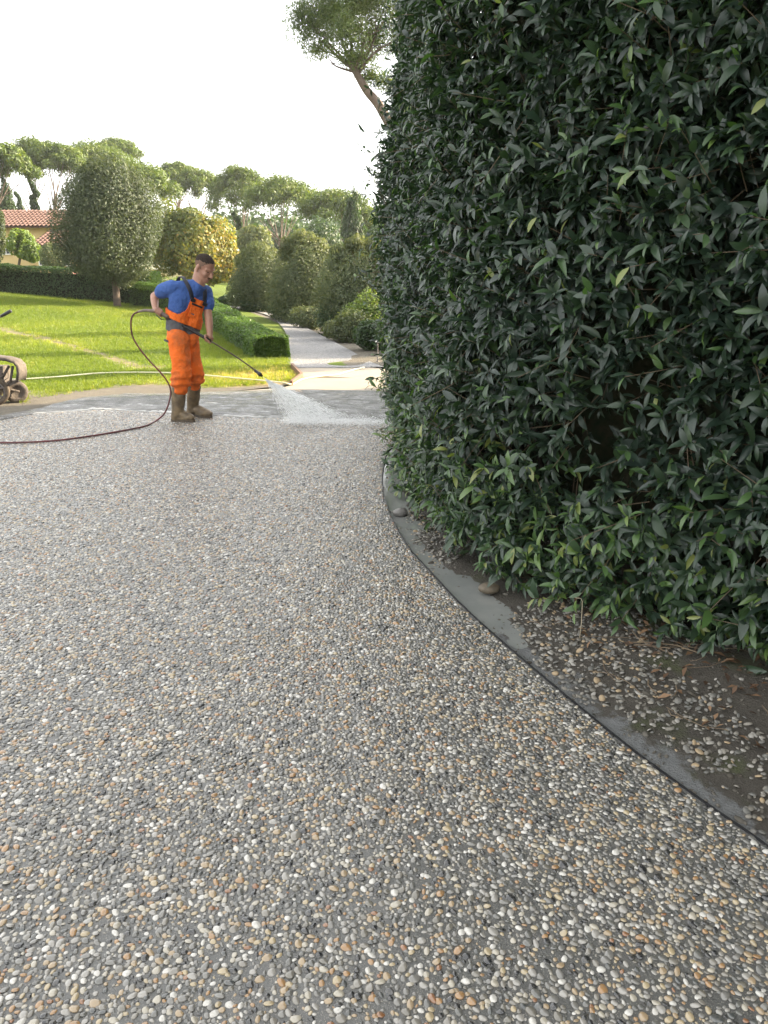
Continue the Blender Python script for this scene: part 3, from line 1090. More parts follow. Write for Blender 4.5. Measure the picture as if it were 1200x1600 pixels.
LP, LX_, LZ_, LS, LT = [a[ok] for a in (LP, LX_, LZ_, LS, LT)]
LE = eulers(LX_, np.cross(LZ_, LX_), LZ_)
n = len(LP)
SC = np.stack([LS, LS * rng.uniform(.85, 1.2, n), LS], 1)
idx = rng.integers(0, 6, n)
vis, dep = seen(LP + LX_ * LS[:, None] * .5, -5, -5)
din = np.interp(LP[:, 1], PA[:, 1], PA[:, 0]) - LP[:, 0]       # how far the leaf stands out of the face
score = np.where(vis & (din > .03), LS / dep, 0)
order = np.argsort(-score)
top, rest = order[:300], order[300:]
EYE = Matrix.Translation(-Vector(hedge.location))
for i in top:
    o = bpy.data.objects.new('leaf', hl_meshes[idx[i]])
    COL.objects.link(o)
    o.parent = hedge
    o.matrix_parent_inverse = EYE
    o.location, o.rotation_euler, o.scale = LP[i], LE[i], SC[i]
    o['tint'] = float(LT[i])
scatter('foliage', LP[rest], LE[rest], SC[rest], idx[rest], LT[rest], hl_coll, hedge)
print('hedge leaves', n)
# twigs of the outer shoots
pick = np.where(rng.random(len(s)) < np.where(lng, 1, .16))[0]
mb = MB()
for i in pick:
    a = pos3[i] - stem[i] * .08
    b_ = pos3[i] + stem[i] * slen[i]
    mb.tube([a, (a + b_) / 2 + np.array([0, 0, -.004]), b_], [.0026, .002, .0011], 4, cap=False)
mb.build('twigs', M['twig'], hedge)['kind'] = 'stuff'
# branches and the inside of the hedge, its shade put into dark colours
mb = MB()
for i in range(26):
    s_ = rng.uniform(2.0, PLEN - 2)
    pp = []
    lean = rng.normal(0, .25)
    for t in np.linspace(0, 1, 6):
        p0, o0 = hedge_pt(np.array([s_ + lean * t]), np.array([t * 4.2 + .0]), np.array([.58 - .20 * t + .05 * math.sin(t * 9 + i)]))
        pp.append(p0[0])
    mb.tube(pp, [.018, .016, .014, .011, .008, .004], 6)
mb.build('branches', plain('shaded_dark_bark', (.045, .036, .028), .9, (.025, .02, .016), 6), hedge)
cs = np.linspace(0, PLEN, 150); cz = np.linspace(.0, HT - .25, 60)
CS, CZ = np.meshgrid(cs, cz, indexing='ij')
p0, o0 = hedge_pt(CS.ravel(), CZ.ravel(), .62 + .10 * np.abs(rng.normal(size=CS.size)))
i = np.arange(CS.size).reshape(CS.shape)
Fc = np.stack([i[:-1, :-1], i[1:, :-1], i[1:, 1:], i[:-1, 1:]], -1).reshape(-1, 4)
M['inner'] = plain('inner_shade_colour', (.020, .030, .016), .9, (.045, .04, .025), 14, spec=.1, bump=.8, bscale=30)
core = link('inner_shade_shell', np_mesh('inner_shade_shell', p0, Fc, None, M['inner']), None, hedge)  # solid dark shell added as the inner shade and to block the sun
# unseen sheet added to close the sun-blocking dark core at the top
tx = PA[::3]
V, Fq = [], []
for x, y in tx:
    for w in np.linspace(0, 1, 6):
        V.append((x + .5 + w * (5.5 - x), y, HT - .3 + .08 * rng.normal()))
for a in range(len(tx) - 1):
    for j in range(5):
        Fq.append((a * 6 + j, (a + 1) * 6 + j, (a + 1) * 6 + j + 1, a * 6 + j + 1))
me = bpy.data.meshes.new('clipped_top'); me.from_pydata(V, [], Fq)
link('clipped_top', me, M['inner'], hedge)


# ------------------------------------------------------------------ other plants
def cloud(blobs, n, L, asp, depth=.35, lumpy=.14, freq=2.2, gap=9.0, upb=.0, tbias=0.0, flat=.35, k0=0):
    B = np.array(blobs, float)
    c, r = B[:, :3], B[:, 3:6]
    area = (r[:, 0] * r[:, 1] + r[:, 0] * r[:, 2] + r[:, 1] * r[:, 2])
    bi = rng.choice(len(B), n, p=area / area.sum())
    d = unit(n)
    rad = 1 - depth * rng.random(n) ** 1.4
    p0 = c[bi] + r[bi] * d
    rad = rad * (1 + lumpy * lump(p0, freq, k0) + .5 * lumpy * lump(p0, freq * 2.7, k0 + 5))
    p_ = c[bi] + r[bi] * d * rad[:, None]
    ok = lump(p_, freq * 1.6, k0 + 9) < gap
    p_, d = p_[ok], d[ok]
    m_ = len(p_)
    N_ = norm(d * .7 + unit(m_) * .75 + np.array([0, 0, flat]))
    ax_ = unit(m_) + np.array([0, 0, upb])
    V, Fc = leaf_quads(p_, N_, L * rng.uniform(.65, 1.35, m_), asp, ax_)
    t = np.clip(.45 + .2 * rng.normal(size=m_) + .14 * lump(p_, freq * .8, k0 + 3) + tbias, 0, 1)
    return V, Fc, t


def plant(name, base, label, cat, group, mat_, clouds, trunk=None, crown='crown', tm='bark'):
    t = thing(name, base, label, cat, group)
    Vs, Fs, Ts, k_ = [], [], [], 0
    for V, Fc, tn in clouds:
        Vs.append(V); Fs.append(Fc + k_); Ts.append(tn); k_ += len(V)
    link(crown, np_mesh(crown, np.concatenate(Vs), np.concatenate(Fs), np.concatenate(Ts), M[mat_]), None, t)
    if trunk is not None:
        trunk.build('trunk', M[tm], t, True)
    return t


def trunk_tubes(base, top, r0, r1, limbs, bend=.1, n=8):
    mb = MB()
    base, top = Vector(base), Vector(top)
    mid = base.lerp(top, .5) + Vector((rng.normal() * bend, rng.normal() * bend, 0))
    sp = spline([base - Vector((0, 0, .15)), base.lerp(mid, .3), mid, top], 4)
    mb.tube(sp, list(np.linspace(r0 * 1.15, r1, len(sp))), n)
    for e, r_ in limbs:
        e = Vector(e)
        m1 = top.lerp(e, .5) + Vector((0, 0, -.12 * (e - top).length))
        sp = spline([top - (top - mid) * .15, m1, e], 4)
        mb.tube(sp, list(np.linspace(r_, r_ * .25, len(sp))), 6)
    return mb


def at(u, D):                              # ground point under a sight line at distance D
    x = ray(u, 400).x / ray(u, 400).y * D
    return Vector((x, D, Zf(x, D)))


def zof(v, D):
    return PD(600, v, D).z


def wpx(px, D):                            # photo pixels -> metres at distance D
    return px / F * (D * CP + .3 * H)


# big grey-green round tree standing before the rear hedge
D = 28.0
b0 = at(176, D)
cx = PD(170, 340, D).x
zt, zb = zof(250, D), zof(443, D)
rw = wpx(80, D)
bl = [(cx, D, (zt + zb) / 2, rw, rw, (zt - zb) / 2), (cx + .1, D, zt - 1.25, rw * .80, rw * .8, 1.15), (cx - .1, D, zb + 1.2, rw * .93, rw * .93, 1.2)]
top_ = (b0.x - .1, D, zb + .9)
lim = [((cx + rw * .6 * math.cos(a), D + rw * .6 * math.sin(a), zt - 1.6), .06) for a in np.linspace(0, 5.5, 6)]
plant('round_tree', b0, 'large grey-green round-crowned oak with short trunk before the clipped hedge', 'tree', None, 'lf_oak',
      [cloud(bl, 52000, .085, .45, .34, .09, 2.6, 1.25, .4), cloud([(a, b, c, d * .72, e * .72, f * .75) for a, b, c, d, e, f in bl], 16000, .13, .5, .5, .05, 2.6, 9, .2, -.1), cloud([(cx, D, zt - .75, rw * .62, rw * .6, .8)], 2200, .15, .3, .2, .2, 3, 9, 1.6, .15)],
      trunk_tubes(b0, top_, .13, .10, lim, .03))
# its neighbour cut by the picture's left edge
D = 29.5
b0 = at(-28, D)
cx = b0.x
zt, zb = zof(296, D), zof(425, D)
plant('round_tree', b0, 'grey-green round tree cut off by the left edge of the picture', 'tree', None, 'lf_oak',
      [cloud([(cx, D, (zt + zb) / 2, wpx(40, D), wpx(40, D), (zt - zb) / 2)], 24000, .09, .45, .3, .1, 2.6, 1.1, .4)],
      trunk_tubes(b0, (b0.x, D, zb + .5), .11, .09, [], .02))
# tree turning yellow behind the worker
D = 39.0
b0 = at(300, D)
cc = PD(300, 388, D)
w_ = wpx(66, D)
bl = [(cc.x - .4 * w_, D, zof(378, D), w_ * .62, w_ * .7, 1.7), (cc.x + .25 * w_, D, zof(392, D), w_ * .72, w_ * .8, 1.75), (cc.x, D, zof(360, D), w_ * .55, w_ * .6, 1.2), (cc.x + .65 * w_, D + .4, zof(408, D), w_ * .42, w_ * .5, 1.2)]
lim = [((c_[0], D, c_[2]), .07) for c_ in bl]
plant('yellowing_tree', b0, 'broad deciduous tree with yellowing leaves behind the worker', 'tree', None, 'lf_yellow',
      [cloud(bl[:1] + bl[2:3], 16000, .14, .7, .55, .2, 1.7, .85, 0, -.12), cloud(bl[1:2] + bl[3:], 16000, .14, .7, .55, .2, 1.7, .85, 0, .12)],
      trunk_tubes(b0, (b0.x, D, b0.z + 1.0), .14, .1, lim))
# little trees before the house
D = 40.0
b0 = at(15, D); cc = PD(33, 385, D)
plant('small_tree', b0, 'small bright green tree standing before the ochre house', 'tree', None, 'lf_bright',
      [cloud([(cc.x, D, zof(383, D), wpx(24, D), wpx(22, D), wpx(26, D)), (cc.x + .5, D, zof(395, D), wpx(16, D), wpx(16, D), wpx(17, D))], 5000, .15, .55, .6, .2, 2.2, .8)],
      trunk_tubes(b0, (cc.x - .1, D, zof(400, D)), .08, .06, [((cc.x + .4, D, cc.z + .4), .04)]))
D = 37.0
b0 = at(84, D); cc = PD(83, 402, D)
plant('round_bush', b0, 'small clipped olive-green ball bush between the house and the oak', 'bush', None, 'lf_bush',
      [cloud([(cc.x, D, cc.z, wpx(19, D), wpx(19, D), wpx(22, D))], 3600, .10, .45, .35, .1, 3, 1.2)], trunk_tubes(b0, (cc.x, D, cc.z), .04, .03, []))
# three big rounded bushes along the gravel road
for (u, D, vt, vb, hw, lab, mt) in ((406, 29.5, 370, 490, 50, 'rounded silvery bush farthest along the gravel road, nearest the worker', 'lf_bush'),
                                    (476, 25.5, 350, 515, 54, 'tall rounded silvery bush in the middle of the three by the gravel road', 'lf_bush'),
                                    (562, 21.5, 358, 540, 68, 'rounded silvery bush nearest the tall hedge beside the gravel road', 'lf_bush')):
    b0 = at(u, D)
    zt, zb = zof(vt + 14, D), zof(vb, D)
    hm, w_ = (zt + zb) / 2, wpx(hw, D)
    bl = [(b0.x, D, hm, w_, w_ * .9, (zt - zb) / 2), (b0.x - .18 * w_, D - .2, hm - .35, w_ * .88, w_ * .8, (zt - zb) * .36), (b0.x + .2 * w_, D + .1, hm - .2, w_ * .85, w_ * .8, (zt - zb) * .38)]
    tp = [(b0.x + (k_ - 3) * .20 * w_ + rng.normal() * .08, D + rng.normal() * .2 * w_, zt - .12 - .45 * abs((k_ - 3) / 3) ** 2 * (zt - zb) * .4, w_ * .22, w_ * .3, .26) for k_ in range(7)]
    plant('rounded_bush', b0, lab, 'bush', 'rounded bushes along the gravel road', mt,
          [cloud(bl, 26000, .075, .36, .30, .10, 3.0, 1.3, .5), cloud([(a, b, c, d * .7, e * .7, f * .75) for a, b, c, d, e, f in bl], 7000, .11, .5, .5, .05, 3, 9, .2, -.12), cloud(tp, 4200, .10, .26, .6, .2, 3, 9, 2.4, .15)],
          trunk_tubes(b0, (b0.x, D, hm), .06, .04, [((b0.x + .4, D, zt - .6), .03), ((b0.x - .4, D, zt - .6), .03)]))
# low growth along the right side of the road
lowp = [(372, 34, 452, 482, 22, 'lf_dark', 'dark low shrub just right of the worker, end of the row along the road'),
        (352, 31, 462, 486, 20, 'lf_dark', 'dark low shrub right behind the worker shoulder'),
        (398, 29, 468, 500, 24, 'lf_dark', 'small dark shrub at the foot of the farthest rounded bush'),
        (440, 26.5, 470, 505, 24, 'lf_dark', 'low dark shrub between the road and the two rounded bushes'),
        (480, 23.5, 476, 515, 26, 'lf_bush', 'low greyish shrub at the foot of the middle rounded bush'),
        (520, 21.0, 470, 530, 30, 'lf_dark', 'leafy dark shrub hanging over the road verge before the rounded bushes'),
        (548, 18.8, 488, 547, 30, 'lf_bush', 'low greyish shrub on the road verge left of the lime green one'),
        (576, 19.6, 448, 560, 30, 'lf_bright', 'lime green young shrub beside the tall hedge and the road'),
        (588, 16.6, 498, 566, 34, 'lf_dark', 'low shrub nearest the tall hedge at the end of the concrete'),
        (640, 15.8, 480, 575, 46, 'lf_dark', 'shrub mostly hidden behind the tall hedge'),
        (424, 33, 440, 498, 30, 'lf_dark', 'dark shrub filling the gap behind the farthest rounded bush')]
for (u, D, vt, vb, hw, mt, lab) in lowp:
    b0 = at(u, D)
    zt, zb = zof(vt, D), max(zof(vb, D), b0.z - .05)
    w_ = wpx(hw, D)
    hm = (zt + zb) / 2
    bl = [(b0.x, D, hm, w_, w_ * .8, (zt - zb) / 2)] + [(b0.x + rng.normal() * .5 * w_, D + rng.normal() * .3 * w_, zb + rng.uniform(.3, .8) * (zt - zb), w_ * .5, w_ * .5, (zt - zb) * .3) for _ in range(4)]
    mb = MB()
    for a in range(4):
        mb.tube([(b0.x + .05 * a - .1, D, b0.z - .05), (b0.x + .2 * (a - 1.5) * w_, D, hm), (b0.x + .35 * (a - 1.5) * w_, D, zt - .1)], [.018, .012, .005], 5)
    plant('verge_shrub', b0, lab, 'shrub', 'low shrubs on the road verge', mt, [cloud(bl, 5200, .075 if D < 25 else .09, .45, .6, .2, 3.2, 1.0, .4)], mb)


# clipped hedges
def clipped(name, line, w, hs, n, L, label, mat_):
    pts_ = spline([Vector(p_) for p_ in line], 6)
    c0 = pts_[0]
    t = thing(name, (c0.x, c0.y, Zf(c0.x, c0.y)), label, 'hedge', None)
    A = np.array([(p_.x, p_.y) for p_ in pts_])
    SS = np.concatenate([[0], np.cumsum(np.linalg.norm(np.diff(A, axis=0), axis=1))])
    s_ = rng.uniform(0, 1.0, n) * SS[-1]
    x, y = np.interp(s_, SS, A[:, 0]), np.interp(s_, SS, A[:, 1])
    tx, ty = np.interp(s_ + .3, SS, A[:, 0]) - np.interp(s_ - .3, SS, A[:, 0]), np.interp(s_ + .3, SS, A[:, 1]) - np.interp(s_ - .3, SS, A[:, 1])
    l_ = np.hypot(tx, ty) + 1e-9
    nx, ny = -ty / l_, tx / l_
    h_ = np.interp(s_, SS, np.interp(np.linspace(0, 1, len(SS)), np.linspace(0, 1, len(hs)), hs))
    f = rng.random(n)
    side = np.where(f < .3, -1.0, np.where(f < .6, 1.0, 0.0))
    across = np.where(side == 0, rng.uniform(-1, 1, n), side * (1 - .16 * rng.random(n) ** 2)) * w / 2
    zz = np.where(side == 0, 1 - .08 * rng.random(n) ** 2, rng.uniform(.02, 1, n)) * h_
    endm = rng.random(n) < .10                # the near end face
    across = np.where(endm, rng.uniform(-1, 1, n) * w / 2, across)
    s_e = .04 * rng.random(n)
    x = np.where(endm, A[0, 0] + s_e * 0, x); y = np.where(endm, A[0, 1] + s_e, y)
    nx = np.where(endm, nx[np.argmin(np.abs(s_ - .4))], nx); ny = np.where(endm, ny[np.argmin(np.abs(s_ - .4))], ny)
    zz = np.where(endm, rng.uniform(.02, 1, n) * hs[0], zz)
    rz = np.clip(zz / np.maximum(h_, .1), 0, 1)
    zz = zz - (side == 0) * .16 * h_ * np.abs(across / (w / 2)) ** 3
    across = across * (1 - .26 * rz ** 3.5 * ((side != 0) | endm))
    px0, py0 = x + nx * across, y + ny * across
    y_in = .16 * (np.abs(across) / (w / 2)) ** 3 + .20 * rz ** 3
    py0 = py0 + np.where(endm, y_in, 0)
    q = np.stack([px0, py0, zz], -1)
    wob = .035 * lump(q, 3.5) + .025 * lump(q, 9, 6)
    p_ = np.stack([px0 + nx * np.sign(across) * wob, py0 + ny * np.sign(across) * wob, Z(px0, py0) + zz + wob * (side == 0)], -1)
    Nn = norm(np.stack([nx * side, ny * side, 1.0 * (side == 0)], -1) + unit(n) * .8)
    V, Fc = leaf_quads(p_, Nn, L * rng.uniform(.7, 1.3, n), .55)
    tn = np.clip(.45 + .2 * rng.normal(size=n) + .15 * lump(q, 2, 4), 0, 1)
    link('foliage', np_mesh('foliage', V, Fc, tn, M[mat_]), None, t)
    # solid box filling the inside, its shade put into the dark colour
    mb = MB()
    V, Fq = [], []
    for i, p0 in enumerate(pts_):
        tt_ = (pts_[min(i + 1, len(pts_) - 1)] - pts_[max(i - 1, 0)]).normalized()
        nn = Vector((-tt_.y, tt_.x, 0))
        hh = float(np.interp(i / (len(pts_) - 1), np.linspace(0, 1, len(hs)), hs)) * .80
        z0 = Zf(p0.x, p0.y)
        p0 = p0 + (tt_ * .38 if i == 0 else Vector((0, 0, 0)))
        for sx_, zz_ in ((-1, -.05), (-1, hh), (1, hh), (1, -.05)):
            q_ = p0 + nn * (sx_ * w * .33)
            V.append((q_.x, q_.y, z0 + zz_))
    for i in range(len(pts_) - 1):
        for j in range(3):
            Fq.append((4 * i + j, 4 * i + j + 1, 4 * i + 5 + j, 4 * i + 4 + j))
    Fq += [(0, 3, 2, 1)]
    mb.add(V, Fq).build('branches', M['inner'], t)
    return t


clipped('clipped_hedge', [(P(424, 562).x, 14.8, 0), (-3.35, 18.5, 0), (-5.0, 23.0, 0), (-7.0, 27.0, 0), (-9.0, 29.3, 0)], .70, [.43, .50, .60, .72, .9], 60000, .045,
        'low trimmed box hedge running from the gravel road back behind the worker', 'lf_box')
clipped('clipped_hedge', [(-8.6, 30.2, 0), (-11, 30.6, 0), (-14, 31.0, 0), (-18, 31.2, 0)], 1.0, [1.25, 1.18, 1.05, 1.05], 26000, .075,
        'dark trimmed hedge across the back of the lawn behind the oak trunk', 'lf_dark')

# flowers behind the rear hedge
b0 = at(100, 35)
plant('flowering_shrub', b0, 'low shrub with pinkish flowers between the rear hedge and the house', 'shrub', None, 'flower',
      [cloud([(b0.x, 35, zof(438, 35), wpx(24, 35), .8, .35)], 1500, .09, .6, .7, .2, 3, 9, .3)], None)
for u, D, vt, vb, hw, mt, lab in ((225, 37, 418, 470, 28, 'lf_yellow', 'small yellow-green shrub behind the hedge under the turning tree'), (270, 36, 432, 476, 24, 'lf_bright', 'bright low shrub behind the hedge at the worker back'), (150, 36, 425, 470, 20, 'lf_bright', 'light green shrub half hidden under the oak crown')):
    b0 = at(u, D)
    zt, zb = zof(vt, D), zof(vb, D)
    plant('garden_shrub', b0, lab, 'shrub', 'garden shrubs behind the rear hedge', mt, [cloud([(b0.x, D, (zt + zb) / 2, wpx(hw, D), .8, (zt - zb) / 2)], 2600, .11, .55, .6, .25, 3, 1.0, .3)], None)


# umbrella pines
def pine(u, vt, hw, hc, D, ub, label, lean=0.0, nt=11000, fork=.42, tuft=.34, puffs=30, dens=1.0, r0=.24, group='umbrella pines beyond the garden'):
    b0 = at(ub, D)
    zt = zof(vt, D)
    c_ = PD(u, vt, D)
    Rw, Hc = wpx(hw * 1.12, D), wpx(hc * 1.15, D)
    bl = []
    ga = 2.39996
    for i in range(puffs):
        rr0 = math.sqrt((i + .5) / puffs)
        a = i * ga + rng.uniform(-.3, .3)
        rr1 = rr0 * rng.uniform(.9, 1.05)
        zz = zt - Hc * (.22 + .48 * rr1 ** 2.4 + (.12 * rng.random() if i % 3 == 0 else 0))
        pr = Rw * rng.uniform(.22, .32)
        bl.append((c_.x + Rw * .84 * rr1 * math.cos(a), D + Rw * .84 * rr1 * math.sin(a), zz, pr, pr, min(pr * .72, Hc * .27)))
    fk = b0.lerp(Vector((c_.x, D, zt - Hc)), 1.0)
    fk.z = b0.z + (zt - Hc - b0.z) * (fork + .35)
    fk.x = b0.x + (c_.x - b0.x) * (.6 + lean)
    mb = MB()
    mid = b0.lerp(fk, .5) + Vector((rng.normal() * .25, rng.normal() * .2, 0))
    sp = spline([b0 - Vector((0, 0, .2)), b0.lerp(mid, .4), mid, fk], 5)
    mb.tube(sp, list(np.linspace(r0 * 1.1, r0 * .72, len(sp))), 9)
    outer = sorted(bl, key=lambda b: -((b[0] - c_.x) ** 2 + (b[1] - D) ** 2))
    for k_, b in enumerate(outer):
        if k_ % 3: continue
        e = Vector((b[0], b[1], b[2] - b[5] * .2))
        st_ = sp[-1 - (k_ % 4)]
        m1 = st_.lerp(e, .45) + Vector((0, 0, -.10 * (e - st_).length + .25))
        q_ = spline([st_, m1, e], 5)
        mb.tube(q_, list(np.linspace(r0 * rng.uniform(.22, .36), r0 * .05, len(q_))), 5)
    V, Fc, t = cloud(bl, int(nt * dens), tuft, .30, .85, .24, 2.2 / max(Rw * .3, .5), 1.35, .9, 0, .4, int(rng.integers(0, 9)))
    return plant('umbrella_pine', b0, label, 'tree', group, 'needle', [(V, Fc, t)], mb, 'crown', 'pine_bark')


pine(-8, 212, 44, 56, 66, -30, 'umbrella pine cut by the left edge of the picture')
pine(58, 211, 50, 50, 82, 44, 'umbrella pine with two slim trunks above the tiled roof')
pine(92, 222, 36, 40, 80, 76, 'slim umbrella pine between the tiled roof and the oak crown')
pine(140, 222, 66, 44, 88, 150, 'wide flat umbrella pine rising behind the oak crown')
pine(180, 216, 34, 26, 100, 185, 'farthest umbrella pine crown peeping over the wide flat one')
pine(208, 248, 62, 60, 72, 196, 'umbrella pine whose low green crown slopes down right of the oak', puffs=30)
pine(274, 250, 30, 32, 98, 282, 'small dark umbrella pine left of the slender group')
pine(303, 258, 38, 44, 92, 318, 'slender umbrella pine in the gap above the turning tree')
pine(372, 243, 46, 78, 86, 374, 'tallest umbrella pine with bare forked limbs above the turning tree', fork=.30, puffs=34)
pine(438, 274, 58, 48, 78, 436, 'broad umbrella pine with spreading limbs above the middle rounded bush', fork=.2, puffs=34)
pine(524, 293, 56, 52, 70, 520, 'low umbrella pine behind the pointed conifer', fork=.25, puffs=30)
pine(596, 318, 40, 40, 74, 600, 'umbrella pine half hidden behind the edge of the tall hedge')
# the near pine leaning out behind the tall hedge
D = 33.0
b0 = at(700, D)
bl = []
for (u, v, rx, rz, dy) in ((512, 22, 42, 34, 0), (486, 40, 32, 32, .5), (540, 48, 40, 34, -.8), (560, 5, 52, 36, .6), (585, 60, 34, 32, .8), (520, -30, 60, 36, 0), (600, -20, 62, 40, -.5), (500, 75, 26, 18, .5), (556, 92, 30, 18, 0), (640, 40, 50, 40, 0), (470, 24, 20, 24, -.4), (580, 118, 22, 14, .3), (660, -40, 60, 44, .5), (610, 128, 26, 14, .2)):
    c_ = PD(u, v, D + dy)
    bl.append((c_.x, D + dy, c_.z, wpx(rx, D), wpx(rx, D) * 1.1, wpx(rz, D)))
mb = MB()
tr = [b0 - Vector((0, 0, .2)), PD(652, 290, D), PD(600, 178, D), PD(572, 140, D), PD(551, 104, D)]
sp = spline(tr, 6)
mb.tube(sp, list(np.linspace(.25, .12, len(sp))), 10)
fk = tr[-1]
for e, r_ in ((PD(500, 62, D), .10), (PD(478, 30, D), .06), (PD(530, 50, D + .4), .08), (PD(565, 40, D), .10), (PD(548, 10, D), .08), (PD(590, 70, D - .4), .09), (PD(600, 10, D), .07), (PD(640, 50, D), .07), (PD(512, 88, D), .05), (PD(588, 122, D + .3), .05)):
    m1 = fk.lerp(e, .5) + Vector((rng.normal() * .15, rng.normal() * .15, -.16))
    q_ = spline([fk + (tr[-2] - fk) * rng.uniform(0, .5), m1, e], 6)
    mb.tube(q_, list(np.linspace(r_, r_ * .2, len(q_))), 6)
    for k_ in range(3):
        st_ = q_[int(len(q_) * .5) + k_]
        e2 = st_ + Vector((rng.normal() * .6, rng.normal() * .5, rng.uniform(.1, .8)))
        mb.tube(spline([st_, st_.lerp(e2, .5) + Vector((0, 0, -.06)), e2], 3), list(np.linspace(r_ * .4, .008, 7)), 5)
plant('umbrella_pine', b0, 'near umbrella pine with a leaning trunk emerging from behind the tall hedge', 'tree', 'umbrella pines beyond the garden', 'needle',
      [cloud(bl, 46000, .17, .18, .85, .22, 2.4, .85, .6, -.08, .2, 4)], mb, 'crown', 'pine_bark')
# conifers
for (u, vt, vb, hw, D, lab, upb) in ((553, 293, 370, 21, 58, 'pointed dark conifer before the low umbrella pine', 2.5), (64, 268, 335, 8, 70, 'narrow dark cypress between the pine trunks above the roof', 2.5), (22, 270, 345, 16, 68, 'broad dark cypress above the left end of the roof', 1.5), (374, 332, 396, 4.5, 60, 'very thin cypress above the turning tree', 3), (40, 300, 340, 7, 74, 'short dark cypress behind the roof ridge', 2.5)):
    b0 = at(u, D)
    zt, zb = zof(vt, D), zof(vb, D)
    bl = []
    for k_ in range(9):
        t = k_ / 8
        bl.append((b0.x + rng.normal() * .1, D, zb + (zt - zb) * (.05 + .88 * t), max(wpx(hw, D) * (1 - t) ** .7 * (1 if hw < 15 else 1.0), .12), max(wpx(hw, D) * (1 - t) ** .7, .12), (zt - zb) * .1))
    plant('cypress', b0, lab, 'tree', 'conifers among the pines', 'lf_dark', [cloud(bl, 3500, .30, .25, .6, .2, 1.5, 9, upb, -.15)], trunk_tubes(b0, (b0.x, D, zt - .6), .12, .04, [], .02))
# unseen trees standing beyond the tall hedge: they throw the long shadows over the road and the lawn
for k_, (x, y, h_, w_, lab) in enumerate(((8.6, 16.9, 9.6, .75, 'tall cypress nearest the tall hedge in the row behind it'), (11.5, 21.4, 11.0, .9, 'tall cypress second from the tall hedge in the row behind it'), (12.4, 25.6, 11.5, .9, 'tall cypress third from the tall hedge in the row behind it'), (15.0, 33.0, 12, 1.1, 'tall cypress farthest from the tall hedge in the row behind it'))):
    z0 = Zf(x, y)
    bl = [(x, y, z0 + .3 + h_ * (.06 + .1 * j), w_ * (1 - j / 9.5) ** .5 + .05, w_ * (1 - j / 9.5) ** .5 + .05, h_ * .085) for j in range(9)]
    plant('cypress', (x, y, z0), lab, 'tree', 'cypresses beyond the tall hedge', 'lf_dark', [cloud(bl, 6000, .22, .3, .6, .2, 1.5, 9, 2.5, -.1)], trunk_tubes((x, y, z0), (x, y, z0 + h_ * .8), .13, .04, [], .02))
for k_, (x, y, h_, w_, lab) in enumerate(((6.8, 19.6, 5.4, 2.0, 'unseen oak added closest behind the tall hedge to shade the road'), (6.4, 23.9, 4.9, 2.2, 'unseen oak added between the tall hedge and the leaning pine for shade'), (5.6, 28.8, 4.6, 1.8, 'unseen oak added just before the leaning pine trunk for shade'))):  # oaks out of view, added to shade the road and clipped hedge
    z0 = Zf(x, y)
    plant('round_tree', (x, y, z0), lab, 'tree', 'shade oaks added beyond the tall hedge', 'lf_oak', [cloud([(x, y, z0 + h_ * .6, w_, w_, h_ * .42)], 14000, .14, .45, .5, .15, 2.2, 1.0, .3)], trunk_tubes((x, y, z0), (x, y, z0 + h_ * .4), .13, .1, []))
# the far wood closing the view
wood = []
for i in range(230):
    u = rng.uniform(-420, 900); D = rng.uniform(96, 128)
    x = at(u, D).x
    vt = rng.uniform(302, 335) if u > 335 else (rng.uniform(326, 345) if u > 200 else rng.uniform(318, 340))
    zt = zof(vt, D)
    r_ = rng.uniform(2.2, 4.0)
    z0 = Zf(x, D)
    bl_n = max(1, int((zt - z0) / 3) + 1)
    for j in range(bl_n):
        wood.append((x + rng.normal() * .6, D + rng.normal(), z0 + (zt - r_ - z0) * (j + .5) / bl_n + r_ * .3, r_, r_, max((zt - z0) / bl_n * .75, 1.5)))
V, Fc, t = cloud(wood, 90000, .75, .5, .5, .25, .9, 9, .4, -.1)
tag(link('far_wood', np_mesh('far_wood', V, Fc, t, M['lf_dark'])), 'dark wood closing the view beneath the umbrella pines', 'woodland', kind='stuff')
b0 = at(340, 66)
for u, D, vt, hw, mt, lab in ((352, 62, 365, 24, 'lf_dark', 'dark shrubby tree between the turning tree and the pine trunks'), (398, 50, 356, 26, 'lf_bush', 'pale topped bush behind the farthest rounded bush'), (372, 52, 376, 18, 'lf_bush', 'pale round bush at the foot of the thin cypress'), (500, 60, 345, 30, 'lf_dark', 'dark undergrowth tree below the broad umbrella pine'), (590, 56, 350, 30, 'lf_dark', 'dark tree behind the nearest rounded bush'), (320, 60, 350, 26, 'lf_dark', 'dark tree behind the crown of the turning tree')):
    b0 = at(u, D)
    zt = zof(vt, D); z0 = b0.z
    w_ = wpx(hw, D)
    plant('background_tree', b0, lab, 'tree', 'bushy trees below the pines', mt, [cloud([(b0.x, D, (zt + z0) / 2 + .3, w_, w_, (zt - z0) / 2)], 5000, .22, .45, .5, .2, 1.4, 1.1, .8)], trunk_tubes(b0, (b0.x, D, z0 + 1), .12, .08, []))


